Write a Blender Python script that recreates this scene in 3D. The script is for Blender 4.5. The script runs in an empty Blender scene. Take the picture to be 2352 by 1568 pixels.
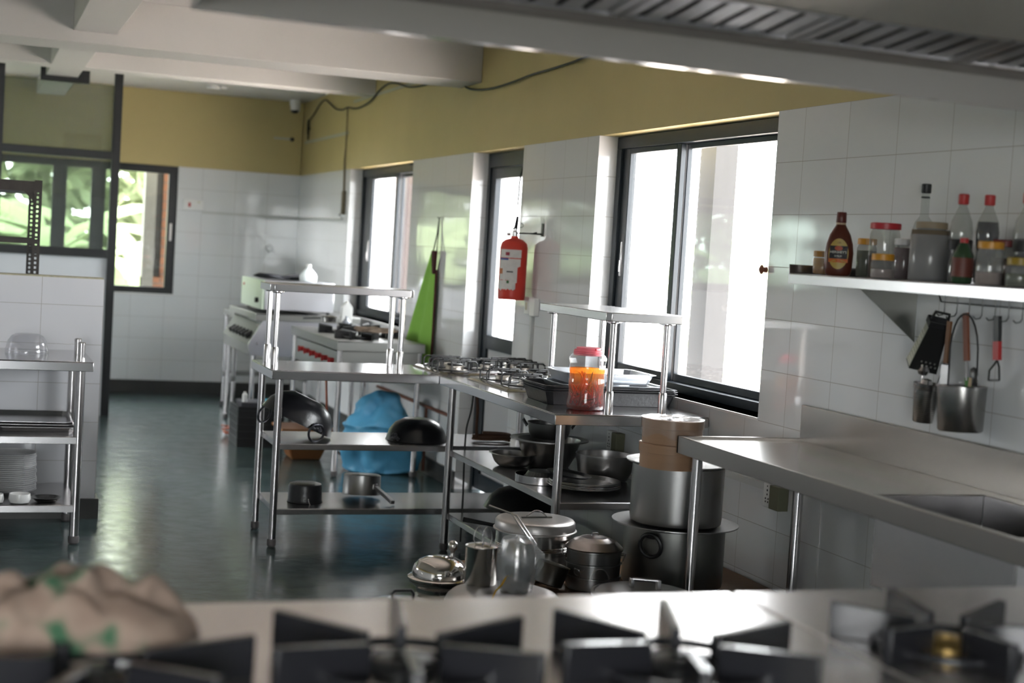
import bpy, bmesh, math, random
from mathutils import Vector, Matrix, noise
random.seed(7)
PI = math.pi
sc = bpy.context.scene
COL = sc.collection

# ------------------------------------------------------------------ camera
cam_d = bpy.data.cameras.new('camera'); cam = bpy.data.objects.new('camera', cam_d); COL.objects.link(cam)
F_PX = 3470.33
yaw, pitch, roll = 0.34534198, -0.05860415, 0.06088565
cy_, sy_, cp_, sp_ = math.cos(yaw), math.sin(yaw), math.cos(pitch), math.sin(pitch)
Fv = Vector((sy_*cp_, cy_*cp_, sp_)); Rv = Vector((cy_, -sy_, 0)); Uv = Rv.cross(Fv)
R2 = Rv*math.cos(roll) + Uv*math.sin(roll); U2 = -Rv*math.sin(roll) + Uv*math.cos(roll)
CAM = Vector((-2.905919, -4.993712, 1.503337))
M = Matrix((R2, U2, -Fv)).transposed().to_4x4(); M.translation = CAM
cam.matrix_world = M
cam_d.sensor_width = 36; cam_d.lens = 36*F_PX/2352
cam_d.clip_start = 0.05; cam_d.clip_end = 200
cam_d.dof.use_dof = True; cam_d.dof.focus_distance = 6.2; cam_d.dof.aperture_fstop = 2.1
cam_d.dof.aperture_blades = 8
sc.camera = cam

# ------------------------------------------------------------------ sky, exposure
W = bpy.data.worlds.new('overcast_sky'); sc.world = W; W.use_nodes = True
wn = W.node_tree.nodes; wl = W.node_tree.links
bg = wn['Background']; bg.inputs['Strength'].default_value = 5.0
bg.inputs['Color'].default_value = (0.965, 0.965, 1.0, 1)
vs = sc.view_settings
vs.view_transform = 'Standard'; vs.look = 'None'; vs.gamma = 1; vs.exposure = 2.25; vs.use_curve_mapping = False
sc.cycles.use_denoising = True
sc.cycles.max_bounces = 10; sc.cycles.diffuse_bounces = 6; sc.cycles.glossy_bounces = 5
sc.cycles.transparent_max_bounces = 16; sc.cycles.transmission_bounces = 8
sc.cycles.sample_clamp_indirect = 6.0
sc.cycles.caustics_reflective = False; sc.cycles.caustics_refractive = False

def portal(loc, rot, sx, sy):
    l = bpy.data.lights.new('window_daylight', 'AREA'); l.shape = 'RECTANGLE'; l.size = sx; l.size_y = sy
    l.cycles.is_portal = True
    o = bpy.data.objects.new('window_daylight', l); o.location = loc; o.rotation_euler = rot; COL.objects.link(o)
portal((0.26, 1.09, 1.515), (0, PI/2, 0), 1.25, 1.85)
portal((0.26, 3.53, 1.515), (0, PI/2, 0), 1.25, 0.98)
portal((0.26, 6.31, 1.515), (0, PI/2, 0), 1.25, 1.95)
portal((-3.7, 9.56, 1.515), (-PI/2, 0, 0), 5.2, 1.25)
portal((-3.78, -7.30, 1.25), (PI/2, 0, 0), 2.35, 1.8)
portal((-6.6, 5.25, 1.515), (0, -PI/2, 0), 1.25, 2.8)
sun_d = bpy.data.lights.new('sun', 'SUN'); sun_d.energy = 10.0; sun_d.angle = 0.05; sun_d.color = (1.0, 0.95, 0.88)
sun = bpy.data.objects.new('sun', sun_d); COL.objects.link(sun); sun.rotation_euler = (0.0, -math.radians(14), 0)

# ------------------------------------------------------------------ materials
MATS = {}
def _pr(m):
    m.use_nodes = True
    return m.node_tree.nodes, m.node_tree.links, m.node_tree.nodes['Principled BSDF']
def mat(name, col, rough=0.5, metal=0.0, spec=0.5, bump=0.0, bscale=60.0, var=0.0, vscale=6.0, coat=0.0, trans=0.0, ior=1.45, rvar=0.0, stretch=None, alpha=1.0):
    if name in MATS: return MATS[name]
    m = bpy.data.materials.new(name); n, l, p = _pr(m)
    c = (*col, 1) if len(col) == 3 else col
    p.inputs['Base Color'].default_value = c
    p.inputs['Roughness'].default_value = rough; p.inputs['Metallic'].default_value = metal
    p.inputs['Specular IOR Level'].default_value = spec
    p.inputs['Coat Weight'].default_value = coat
    p.inputs['Transmission Weight'].default_value = trans; p.inputs['IOR'].default_value = ior
    p.inputs['Alpha'].default_value = alpha
    if bump or var or rvar:
        tc = n.new('ShaderNodeTexCoord'); mp = n.new('ShaderNodeMapping')
        l.new(tc.outputs['Object'], mp.inputs['Vector'])
        if stretch: mp.inputs['Scale'].default_value = stretch
    if var or rvar:
        nz = n.new('ShaderNodeTexNoise'); nz.inputs['Scale'].default_value = vscale; nz.inputs['Detail'].default_value = 6
        l.new(mp.outputs['Vector'], nz.inputs['Vector'])
    if var:
        hs = n.new('ShaderNodeMix'); hs.data_type = 'RGBA'
        hs.inputs['A'].default_value = (*[x*(1-var) for x in c[:3]], 1)
        hs.inputs['B'].default_value = (*[min(1, x*(1+var)) for x in c[:3]], 1)
        l.new(nz.outputs['Fac'], hs.inputs['Factor']); l.new(hs.outputs['Result'], p.inputs['Base Color'])
    if rvar:
        mr = n.new('ShaderNodeMapRange'); mr.inputs['From Min'].default_value = 0.3; mr.inputs['From Max'].default_value = 0.7
        mr.inputs['To Min'].default_value = max(0.02, rough-rvar); mr.inputs['To Max'].default_value = rough+rvar
        l.new(nz.outputs['Fac'], mr.inputs['Value']); l.new(mr.outputs['Result'], p.inputs['Roughness'])
    if bump:
        nb = n.new('ShaderNodeTexNoise'); nb.inputs['Scale'].default_value = bscale; nb.inputs['Detail'].default_value = 4
        l.new(mp.outputs['Vector'], nb.inputs['Vector'])
        b = n.new('ShaderNodeBump'); b.inputs['Strength'].default_value = bump; b.inputs['Distance'].default_value = 0.01
        l.new(nb.outputs['Fac'], b.inputs['Height']); l.new(b.outputs['Normal'], p.inputs['Normal'])
    MATS[name] = m
    return m

def pane(name, tint, fres=1.5, rough=0.0, haze=0.0):
    """thin sheet of glass: transparent with fresnel reflection"""
    m = bpy.data.materials.new(name); m.use_nodes = True
    n, l = m.node_tree.nodes, m.node_tree.links; n.clear()
    out = n.new('ShaderNodeOutputMaterial'); mx = n.new('ShaderNodeMixShader'); t = n.new('ShaderNodeBsdfTransparent')
    g = n.new('ShaderNodeBsdfGlossy'); f = n.new('ShaderNodeFresnel'); f.inputs['IOR'].default_value = fres
    g.inputs['Roughness'].default_value = rough; t.inputs['Color'].default_value = (*tint, 1)
    ge = n.new('ShaderNodeNewGeometry'); mi = n.new('ShaderNodeMapRange'); l.new(ge.outputs['Backfacing'], mi.inputs['Value'])
    mi.inputs['To Min'].default_value = fres; mi.inputs['To Max'].default_value = 1/fres; l.new(mi.outputs[0], f.inputs['IOR'])
    l.new(f.outputs[0], mx.inputs[0]); l.new(t.outputs[0], mx.inputs[1]); l.new(g.outputs[0], mx.inputs[2])
    last = mx
    if haze:
        d = n.new('ShaderNodeBsdfDiffuse'); d.inputs['Color'].default_value = (0.9, 0.92, 0.95, 1)
        m2 = n.new('ShaderNodeMixShader'); m2.inputs[0].default_value = haze
        l.new(mx.outputs[0], m2.inputs[1]); l.new(d.outputs[0], m2.inputs[2]); last = m2
    l.new(last.outputs[0], out.inputs['Surface'])
    return m

def tile_mat(name, axis, col=(0.70, 0.71, 0.72), bw=0.3045, rh=0.2, zoff=0.11, aoff=0.0, rough=0.07, grout=(0.33, 0.31, 0.29), tilt=0.006):
    """glazed wall tiles in straight courses; axis = the horizontal world axis of the wall"""
    m = bpy.data.materials.new(name); n, l, p = _pr(m)
    ge = n.new('ShaderNodeNewGeometry'); sp = n.new('ShaderNodeSeparateXYZ'); l.new(ge.outputs['Position'], sp.inputs[0])
    def mth(op, a, b=None):
        x = n.new('ShaderNodeMath'); x.operation = op
        for i, q in enumerate((a, b)):
            if q is None: continue
            if isinstance(q, (int, float)): x.inputs[i].default_value = q
            else: l.new(q, x.inputs[i])
        return x.outputs[0]
    h = mth('ADD', sp.outputs['X' if axis == 'x' else 'Y'], 30*bw - aoff)
    v = mth('SUBTRACT', sp.outputs['Z'], zoff - 10*rh)
    cv = n.new('ShaderNodeCombineXYZ'); l.new(h, cv.inputs[0]); l.new(v, cv.inputs[1])
    br = n.new('ShaderNodeTexBrick'); br.offset = 0.0; br.squash = 1.0
    br.inputs['Scale'].default_value = 1.0; br.inputs['Mortar Size'].default_value = 0.0013; br.inputs['Mortar Smooth'].default_value = 0.3
    br.inputs['Brick Width'].default_value = bw; br.inputs['Row Height'].default_value = rh
    br.inputs['Color1'].default_value = (*col, 1); br.inputs['Color2'].default_value = (*[c*0.985 for c in col], 1)
    br.inputs['Mortar'].default_value = (*grout, 1)
    l.new(cv.outputs[0], br.inputs['Vector']); l.new(br.outputs['Color'], p.inputs['Base Color'])
    mr = n.new('ShaderNodeMapRange'); l.new(br.outputs['Fac'], mr.inputs['Value']); mr.inputs['To Min'].default_value = rough; mr.inputs['To Max'].default_value = 0.7
    l.new(mr.outputs['Result'], p.inputs['Roughness'])
    # every tile sits at a very slightly different angle
    i1 = mth('FLOOR', mth('DIVIDE', h, bw)); i2 = mth('FLOOR', mth('DIVIDE', v, rh))
    c2 = n.new('ShaderNodeCombineXYZ'); l.new(i1, c2.inputs[0]); l.new(i2, c2.inputs[1])
    wn_ = n.new('ShaderNodeTexWhiteNoise'); wn_.noise_dimensions = '3D'; l.new(c2.outputs[0], wn_.inputs['Vector'])
    vm = n.new('ShaderNodeVectorMath'); vm.operation = 'SUBTRACT'; l.new(wn_.outputs['Color'], vm.inputs[0]); vm.inputs[1].default_value = (.5, .5, .5)
    vsn = n.new('ShaderNodeVectorMath'); vsn.operation = 'SCALE'; l.new(vm.outputs[0], vsn.inputs[0]); vsn.inputs['Scale'].default_value = tilt
    bp = n.new('ShaderNodeBump'); bp.inputs['Strength'].default_value = 0.35; bp.inputs['Distance'].default_value = 0.002; bp.invert = True
    l.new(br.outputs['Fac'], bp.inputs['Height'])
    wv = n.new('ShaderNodeTexNoise'); wv.inputs['Scale'].default_value = 7; wv.inputs['Detail'].default_value = 1
    l.new(ge.outputs['Position'], wv.inputs['Vector'])
    bp2 = n.new('ShaderNodeBump'); bp2.inputs['Strength'].default_value = 0.06; bp2.inputs['Distance'].default_value = 0.01
    l.new(wv.outputs['Fac'], bp2.inputs['Height']); l.new(bp.outputs['Normal'], bp2.inputs['Normal'])
    va = n.new('ShaderNodeVectorMath'); va.operation = 'ADD'; l.new(bp2.outputs['Normal'], va.inputs[0]); l.new(vsn.outputs[0], va.inputs[1])
    vn = n.new('ShaderNodeVectorMath'); vn.operation = 'NORMALIZE'; l.new(va.outputs[0], vn.inputs[0])
    l.new(vn.outputs[0], p.inputs['Normal'])
    return m

T_Y = tile_mat('glazed_tile_window_wall', 'y')
T_X = tile_mat('glazed_tile_back_wall', 'x')
T_H = tile_mat('glazed_tile_half_wall', 'x', aoff=-2.568+0.3045*9, zoff=0.10, col=(0.70, 0.70, 0.73))
REVEAL = tile_mat('glazed_tile_reveal', 'x', aoff=-0.05)
YEL = mat('yellow_paint', (0.50, 0.41, 0.185), 0.55, var=0.09, vscale=2.5, bump=0.08, bscale=25)
WHITEP = mat('white_ceiling_paint', (0.60, 0.585, 0.575), 0.6, var=0.04, vscale=1.5)
WPAINT = mat('pale_grey_paint', (0.55, 0.57, 0.60), 0.6, var=0.04)
BASE = mat('dark_stone_skirting', (0.035, 0.034, 0.032), 0.35, var=0.2)
SILL = mat('white_marble_sill', (0.72, 0.71, 0.70), 0.3, var=0.05)
ALU_DK = mat('dark_blue_anodised_aluminium', (0.010, 0.015, 0.021), 0.36, spec=0.4, coat=0.08)
ALU_BK = mat('black_anodised_aluminium', (0.012, 0.013, 0.014), 0.35)
STEEL = mat('brushed_stainless_steel', (0.50, 0.49, 0.495), 0.26, 1.0, vscale=3, bump=0.004, bscale=6)
STEEL_T = mat('stainless_table_top', (0.50, 0.495, 0.50), 0.18, 1.0, vscale=3, bump=0.006, bscale=4)
POLE = mat('polished_steel_tube', (0.56, 0.54, 0.545), 0.22, 1.0, vscale=20)
POT = mat('dull_aluminium', (0.30, 0.295, 0.29), 0.33, 1.0, vscale=7, bump=0.03, bscale=30)
POT_B = mat('polished_vessel_steel', (0.52, 0.50, 0.48), 0.19, 1.0, vscale=12)
BOWLS = mat('scuffed_bowl_steel', (0.36, 0.35, 0.345), 0.28, 1.0, vscale=5)
IRON = mat('black_cast_iron', (0.012, 0.012, 0.013), 0.38, bump=0.15, bscale=80, spec=0.6)
WOK = mat('seasoned_black_steel', (0.010, 0.010, 0.012), 0.30, var=0.4, vscale=20, bump=0.12, bscale=45, spec=0.6)
TRAYB = mat('blackened_baking_steel', (0.020, 0.020, 0.022), 0.42, var=0.6, vscale=14, bump=0.15, bscale=60, spec=0.6)
TRAYL = mat('worn_tinned_steel', (0.45, 0.47, 0.50), 0.30, 0.85, var=0.25, vscale=11)
BLACKP = mat('black_plastic', (0.015, 0.015, 0.016), 0.4)
RUBBER = mat('black_rubber_cable', (0.010, 0.011, 0.010), 0.5)
WHITEPL = mat('white_plastic', (0.75, 0.75, 0.74), 0.35)
CREAMPL = mat('cream_plastic', (0.60, 0.57, 0.45), 0.45)
PORC = mat('white_porcelain', (0.80, 0.80, 0.80), 0.12, coat=0.4)
REDP = mat('red_enamel', (0.55, 0.045, 0.03), 0.38, spec=0.35)
REDPL = mat('red_plastic', (0.45, 0.03, 0.03), 0.4)
GREENC = mat('green_apron_cloth', (0.25, 0.50, 0.085), 0.9, bump=0.3, bscale=18, var=0.12, vscale=9)
MAROON = mat('maroon_cloth', (0.07, 0.02, 0.02), 0.9)
BLUEC = mat('blue_plastic_sack', (0.10, 0.36, 0.58), 0.45, var=0.3, vscale=7, bump=0.6, bscale=14)
BAMBOO = mat('steamed_bamboo', (0.34, 0.20, 0.115), 0.45, var=0.12, vscale=4, stretch=(1, 1, 14))
WOODB = mat('brown_board', (0.16, 0.085, 0.04), 0.5, var=0.3, vscale=5, stretch=(2, 18, 8))
DARKW = mat('dark_bench_wood', (0.030, 0.024, 0.02), 0.55, var=0.3)
LEAF_P = mat('orange_brown_plastic', (0.22, 0.09, 0.03), 0.5)
GLASSW = pane('clear_window_glass', (0.97, 0.99, 0.98))
GLASSG = pane('green_tinted_partition_glass', (0.60, 0.66, 0.62), 1.55, haze=0.055)
GLASSO = mat('clear_moulded_plastic', (0.95, 0.96, 0.97), 0.06, trans=1.0, ior=1.3)
JARCLR = pane('thin_clear_plastic', (0.86, 0.87, 0.88), 1.5, 0.10, haze=0.05)
WRAP = pane('cling_film', (0.93, 0.94, 0.95), 1.6, 0.18, haze=0.22)
BRICK = None
def brick_mat():
    m = bpy.data.materials.new('orange_facing_brick'); n, l, p = _pr(m)
    tc = n.new('ShaderNodeNewGeometry'); mp = n.new('ShaderNodeSeparateXYZ'); l.new(tc.outputs['Position'], mp.inputs[0])
    ad = n.new('ShaderNodeMath'); ad.operation = 'ADD'; l.new(mp.outputs['X'], ad.inputs[0]); l.new(mp.outputs['Y'], ad.inputs[1])
    cv = n.new('ShaderNodeCombineXYZ'); l.new(ad.outputs[0], cv.inputs[0]); l.new(mp.outputs['Z'], cv.inputs[1])
    br = n.new('ShaderNodeTexBrick'); l.new(cv.outputs[0], br.inputs['Vector'])
    br.inputs['Scale'].default_value = 1; br.inputs['Brick Width'].default_value = 0.2; br.inputs['Row Height'].default_value = 0.09
    br.inputs['Mortar Size'].default_value = 0.007
    br.inputs['Color1'].default_value = (0.125, 0.048, 0.018, 1); br.inputs['Color2'].default_value = (0.105, 0.040, 0.016, 1); br.inputs['Mortar'].default_value = (0.05, 0.04, 0.032, 1)
    l.new(br.outputs['Color'], p.inputs['Base Color']); p.inputs['Roughness'].default_value = 0.8
    return m
BRICK = brick_mat()
CONC = mat('weathered_concrete', (0.30, 0.30, 0.28), 0.8, var=0.3, vscale=5)
def floor_mat():
    m = bpy.data.materials.new('polished_green_grey_stone'); n, l, p = _pr(m)
    ge = n.new('ShaderNodeNewGeometry')
    nz = n.new('ShaderNodeTexNoise'); nz.inputs['Scale'].default_value = 1.7; nz.inputs['Detail'].default_value = 8; nz.inputs['Roughness'].default_value = 0.6
    l.new(ge.outputs['Position'], nz.inputs['Vector'])
    cr = n.new('ShaderNodeValToRGB'); e = cr.color_ramp.elements
    e[0].position = 0.3; e[0].color = (0.036, 0.058, 0.060, 1); e[1].position = 0.72; e[1].color = (0.074, 0.115, 0.115, 1)
    l.new(nz.outputs['Fac'], cr.inputs['Fac'])
    br = n.new('ShaderNodeTexBrick'); br.offset = 0.5; br.inputs['Scale'].default_value = 1
    br.inputs['Brick Width'].default_value = 0.9; br.inputs['Row Height'].default_value = 0.56; br.inputs['Mortar Size'].default_value = 0.0022
    rt = n.new('ShaderNodeMapping'); rt.inputs['Rotation'].default_value = (0, 0, PI/2); rt.inputs['Location'].default_value = (0.19, 0.2, 0)
    l.new(ge.outputs['Position'], rt.inputs['Vector']); l.new(rt.outputs[0], br.inputs['Vector'])
    mx = n.new('ShaderNodeMix'); mx.data_type = 'RGBA'; l.new(br.outputs['Fac'], mx.inputs['Factor']); l.new(cr.outputs['Color'], mx.inputs['A'])
    mx.inputs['B'].default_value = (0.025, 0.024, 0.022, 1)
    l.new(mx.outputs['Result'], p.inputs['Base Color'])
    n2 = n.new('ShaderNodeTexNoise'); n2.inputs['Scale'].default_value = 9; n2.inputs['Detail'].default_value = 6
    l.new(ge.outputs['Position'], n2.inputs['Vector'])
    mr = n.new('ShaderNodeMapRange'); l.new(n2.outputs['Fac'], mr.inputs['Value']); mr.inputs['From Min'].default_value = .3; mr.inputs['From Max'].default_value = .7
    mr.inputs['To Min'].default_value = 0.14; mr.inputs['To Max'].default_value = 0.24; l.new(mr.outputs[0], p.inputs['Roughness'])
    b = n.new('ShaderNodeBump'); b.inputs['Strength'].default_value = 0.05; b.inputs['Distance'].default_value = 0.02
    n3 = n.new('ShaderNodeTexNoise'); n3.inputs['Scale'].default_value = 14; l.new(ge.outputs['Position'], n3.inputs['Vector'])
    l.new(n3.outputs['Fac'], b.inputs['Height']); l.new(b.outputs[0], p.inputs['Normal'])
    p.inputs['Specular IOR Level'].default_value = 0.6
    return m
def leaf_mat(name, c, t):
    m = bpy.data.materials.new(name); m.use_nodes = True; n, l = m.node_tree.nodes, m.node_tree.links; n.clear()
    out = n.new('ShaderNodeOutputMaterial'); mx = n.new('ShaderNodeMixShader'); mx.inputs[0].default_value = 0.45
    d = n.new('ShaderNodeBsdfDiffuse'); tr = n.new('ShaderNodeBsdfTranslucent')
    tc = n.new('ShaderNodeNewGeometry'); nz = n.new('ShaderNodeTexNoise'); nz.inputs['Scale'].default_value = 3
    l.new(tc.outputs['Position'], nz.inputs['Vector'])
    mc = n.new('ShaderNodeMix'); mc.data_type = 'RGBA'; mc.inputs['A'].default_value = (*[x*.6 for x in c], 1); mc.inputs['B'].default_value = (*[x*1.3 for x in c], 1)
    l.new(nz.outputs['Fac'], mc.inputs['Factor']); l.new(mc.outputs['Result'], d.inputs['Color']); tr.inputs['Color'].default_value = (*t, 1)
    l.new(d.outputs[0], mx.inputs[1]); l.new(tr.outputs[0], mx.inputs[2]); l.new(mx.outputs[0], out.inputs['Surface'])
    return m
LEAF = leaf_mat('banana_leaf_green', (0.20, 0.245, 0.145), (0.24, 0.29, 0.155))
LEAF2 = leaf_mat('tree_leaf_green', (0.19, 0.225, 0.135), (0.22, 0.26, 0.14))
STEM = mat('green_brown_stem', (0.14, 0.15, 0.05), 0.7, var=0.3)

# ------------------------------------------------------------------ builders
class MB:
    def __init__(s): s.bm = bmesh.new(); s.mi = 0
    def box(s, x0, y0, z0, x1, y1, z1):
        vs_ = [s.bm.verts.new(p) for p in ((x0,y0,z0),(x1,y0,z0),(x1,y1,z0),(x0,y1,z0),(x0,y0,z1),(x1,y0,z1),(x1,y1,z1),(x0,y1,z1))]
        for f in ((3,2,1,0),(4,5,6,7),(0,1,5,4),(1,2,6,5),(2,3,7,6),(3,0,4,7)):
            fc = s.bm.faces.new([vs_[i] for i in f]); fc.material_index = s.mi
        return s
    def hexa(s, pts):
        vs_ = [s.bm.verts.new(p) for p in pts]
        for f in ((3,2,1,0),(4,5,6,7),(0,1,5,4),(1,2,6,5),(2,3,7,6),(3,0,4,7)):
            fc = s.bm.faces.new([vs_[i] for i in f]); fc.material_index = s.mi
        return s
    def prism(s, poly, d):
        """poly: 3d points of a face, extruded by vector d"""
        d = Vector(d); a = [s.bm.verts.new(p) for p in poly]; b = [s.bm.verts.new(Vector(p)+d) for p in poly]
        n = len(a); s.bm.faces.new(a[::-1]).material_index = s.mi; s.bm.faces.new(b).material_index = s.mi
        for i in range(n): s.bm.faces.new((a[i], a[(i+1)%n], b[(i+1)%n], b[i])).material_index = s.mi
        return s
    def tube(s, pts, r, seg=10, cap=True, closed=False):
        pts = [Vector(p) for p in pts]; n = len(pts); rings = []
        rr = r if isinstance(r, (list, tuple)) else [r]*n
        prev = None
        for i, p in enumerate(pts):
            if closed: t = (pts[(i+1)%n]-pts[i-1]).normalized()
            elif i == 0: t = (pts[1]-pts[0]).normalized()
            elif i == n-1: t = (pts[-1]-pts[-2]).normalized()
            else: t = ((pts[i+1]-p).normalized()+(p-pts[i-1]).normalized()).normalized()
            if prev is None:
                a = Vector((0,0,1)) if abs(t.z) < 0.9 else Vector((1,0,0)); u = t.cross(a).normalized()
            else:
                u = (prev - t*prev.dot(t)).normalized()
            prev = u; v = t.cross(u)
            rings.append([s.bm.verts.new(p+(u*math.cos(2*PI*k/seg)+v*math.sin(2*PI*k/seg))*rr[i]) for k in range(seg)])
        m = n if closed else n-1
        for i in range(m):
            a, b = rings[i], rings[(i+1)%n]
            for k in range(seg): s.bm.faces.new((a[k], a[(k+1)%seg], b[(k+1)%seg], b[k])).material_index = s.mi
        if cap and not closed:
            s.bm.faces.new(rings[0][::-1]).material_index = s.mi; s.bm.faces.new(rings[-1]).material_index = s.mi
        return s
    def lathe(s, prof, c=(0,0,0), seg=40, sx=1, sy=1, a0=0, a1=2*PI):
        """prof: list of (radius, z); r=0 closes"""
        full = abs(a1-a0-2*PI) < 1e-6; k_n = seg if full else seg+1
        rings = []
        for r, z in prof:
            if r < 1e-6: rings.append([s.bm.verts.new((c[0], c[1], c[2]+z))]); continue
            rings.append([s.bm.verts.new((c[0]+r*sx*math.cos(a0+(a1-a0)*k/seg), c[1]+r*sy*math.sin(a0+(a1-a0)*k/seg), c[2]+z)) for k in range(k_n)])
        for a, b in zip(rings, rings[1:]):
            m = seg
            for k in range(m):
                k2 = (k+1) % k_n
                if len(a) == 1 and len(b) == 1: break
                if len(a) == 1: f = (a[0], b[k2], b[k])
                elif len(b) == 1: f = (a[k], a[k2], b[0])
                else: f = (a[k], a[k2], b[k2], b[k])
                try: s.bm.faces.new(f).material_index = s.mi
                except ValueError: pass
        return s
    def ring(s, c, R, r, axis='z', seg=28, sg=8, a0=0, a1=2*PI):
        pts = []; full = abs(a1-a0-2*PI) < 1e-6; n = seg if full else seg+1
        for k in range(n):
            a = a0+(a1-a0)*k/seg; x, y = R*math.cos(a), R*math.sin(a)
            o = {'z': (x, y, 0), 'y': (x, 0, y), 'x': (0, x, y)}[axis]; pts.append(Vector(c)+Vector(o))
        return s.tube(pts, r, sg, closed=full)
    def build(s, name, m, parent=None, loc=None, bevel=0.0, smooth=35, local=False, seg=2, sub=0, solid=0.0):
        me = bpy.data.meshes.new(name)
        bmesh.ops.recalc_face_normals(s.bm, faces=s.bm.faces)
        if not local:
            off = Vector(loc) if loc is not None else Vector((0,0,0))
            if parent is not None:
                off = Vector((0,0,0)); q = parent
                while q is not None: off += q.location; q = q.parent
            bmesh.ops.translate(s.bm, vec=-off, verts=s.bm.verts)
        s.bm.to_mesh(me); s.bm.free()
        for mm in (m if isinstance(m, (list, tuple)) else [m]): me.materials.append(mm)
        if smooth:
            for f in me.polygons: f.use_smooth = True
            me.set_sharp_from_angle(angle=math.radians(smooth))
        o = bpy.data.objects.new(name, me); COL.objects.link(o)
        if loc is not None: o.location = loc
        if parent is not None: o.parent = parent
        if solid:
            md = o.modifiers.new('solid', 'SOLIDIFY'); md.thickness = solid; md.offset = 0
        if bevel:
            md = o.modifiers.new('bevel', 'BEVEL'); md.width = bevel; md.segments = seg; md.limit_method = 'ANGLE'; md.angle_limit = math.radians(40)
        if sub:
            md = o.modifiers.new('sub', 'SUBSURF'); md.levels = sub; md.render_levels = sub
        return o

def tag(o, label=None, cat=None, group=None, kind=None):
    if label: o['label'] = label
    if cat: o['category'] = cat
    if group: o['group'] = group
    if kind: o['kind'] = kind
    return o
def thing(name, loc, label, cat, group=None, rot=(0,0,0)):
    o = bpy.data.objects.new(name, None); COL.objects.link(o); o.location = loc; o.rotation_euler = rot
    o.empty_display_size = 0.1
    return tag(o, label, cat, group)
def struct(mb, name, m, **k):
    return tag(mb.build(name, m, **k), kind='structure')
def B(*a): return MB().box(*a)
def copy_tree(o, parent=None):
    c = o.copy(); COL.objects.link(c)
    if parent is not None: c.parent = parent
    for ch in list(o.children): copy_tree(ch, c)
    return c
def shell(prof, t):
    """open vessel: outer profile (bottom centre -> rim) closed back down the inside at thickness t"""
    inner = []
    for i, (r, z) in enumerate(prof[::-1]):
        inner.append((max(r-t, 0.0), z if i == 0 else max(z, prof[0][1]+t)))
    out = [(0.0, prof[0][1])] + list(prof)
    rr = [(r, z) for r, z in inner]
    return out + rr + [(0.0, prof[0][1]+t)]

# ================================================================== THE ROOM
XL, YB, YF, ZC = -6.3, 9.298, -7.0, 2.80
struct(B(XL-0.3, YF-0.3, -0.12, 0.24, YB+0.25, 0.0), 'floor', floor_mat())
struct(B(XL-0.3, YF-0.3, ZC, 0.25, YB+0.25, ZC+0.15), 'ceiling', WHITEP)
# window wall (x = 0)
OPEN = [(0.20, 1.985, 0.92), (3.075, 3.995, 0.0), (5.36, 7.255, 0.92)]
w = MB(); w.mi = 0
ys = [YF]; 
for a, b, s in OPEN: ys += [a, b]
ys.append(YB+0.25)
for i in range(0, len(ys), 2): w.box(0, ys[i], 0, 0.24, ys[i+1], 2.11)
for a, b, s in OPEN:
    if s > 0: w.box(0, a, 0, 0.24, b, s)
w.mi = 1
w.box(0.010, YF, 2.11, 0.24, YB+0.25, ZC)
struct(w, 'wall_right', [T_Y, YEL], smooth=0)
w = MB()
for a, b, s in OPEN:
    w.box(0.0, b-0.0025, s, 0.118, b+0.0, 2.108); w.box(0.0, a, s, 0.118, a+0.0025, 2.108)
struct(w, 'trim_1', REVEAL, smooth=0)
# sills
for i, (a, b, s) in enumerate(OPEN):
    if s > 0: struct(B(-0.006, a-0.004, s-0.012, 0.12, b+0.004, s), 'trim_%d' % (i+10), SILL, bevel=0.002)
# back wall with the run of windows
BW = [(-1.70-0.0, -1.14), (-2.27, -1.70), (-3.4, -2.32), (-4.6, -3.45), (-5.8, -4.65)]
w = MB(); w.mi = 0
w.box(-1.14, YB, 0, 0.0, YB+0.24, 2.11); w.box(XL, YB, 0, -1.14, YB+0.24, 0.92); w.box(XL, YB, 0.92, -5.9, YB+0.24, 2.11)
w.mi = 1; w.box(XL, YB+0.01, 2.11, 0.0, YB+0.24, ZC)
struct(w, 'wall_back', [T_X, YEL], smooth=0)
# left wall and wall behind the camera, each with an opening
w = MB(); w.mi = 0
w.box(XL-0.24, YF, 0, XL, 3.9, 2.11); w.box(XL-0.24, 6.6, 0, XL, YB+0.24, 2.11); w.box(XL-0.24, 3.9, 0, XL, 6.6, 0.92)
w.mi = 1; w.box(XL-0.24, YF, 2.11, XL, YB+0.24, ZC)
struct(w, 'wall_left', [T_Y, YEL], smooth=0)
w = MB(); w.mi = 0
w.box(XL, YF-0.24, 0, -4.9, YF, 2.11); w.box(-2.65, YF-0.24, 0, 0.24, YF, 2.11); w.box(-4.9, YF-0.24, 0, -2.65, YF, 0.4)
w.mi = 1; w.box(XL, YF-0.24, 2.11, 0.24, YF, ZC)
struct(w, 'wall_front', [T_X, YEL], smooth=0)
# skirtings
w = MB()
for a, b in ((YF, 3.075), (3.995, YB)): w.box(-0.012, a, 0, 0.0, b, 0.11)
struct(w, 'baseboard_right', BASE)
struct(B(XL, YB-0.012, 0, 0.0, YB, 0.12), 'baseboard_back', BASE)
# beams
struct(B(XL, 3.95, 2.537, 0.01, 4.37, ZC), 'trim_5', WHITEP, bevel=0.004)
struct(B(XL, 6.60, 2.665, 0.01, 6.85, ZC), 'trim_6', WHITEP, bevel=0.004)
w = MB(); w.box(-2.42, -0.5, 2.60, -2.18, 3.95, ZC); w.box(-2.42, 4.37, 2.665, -2.18, 6.60, ZC); w.box(-2.42, 6.85, 2.665, -2.18, YB, ZC)
struct(w, 'trim_7', WHITEP, bevel=0.004)

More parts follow.
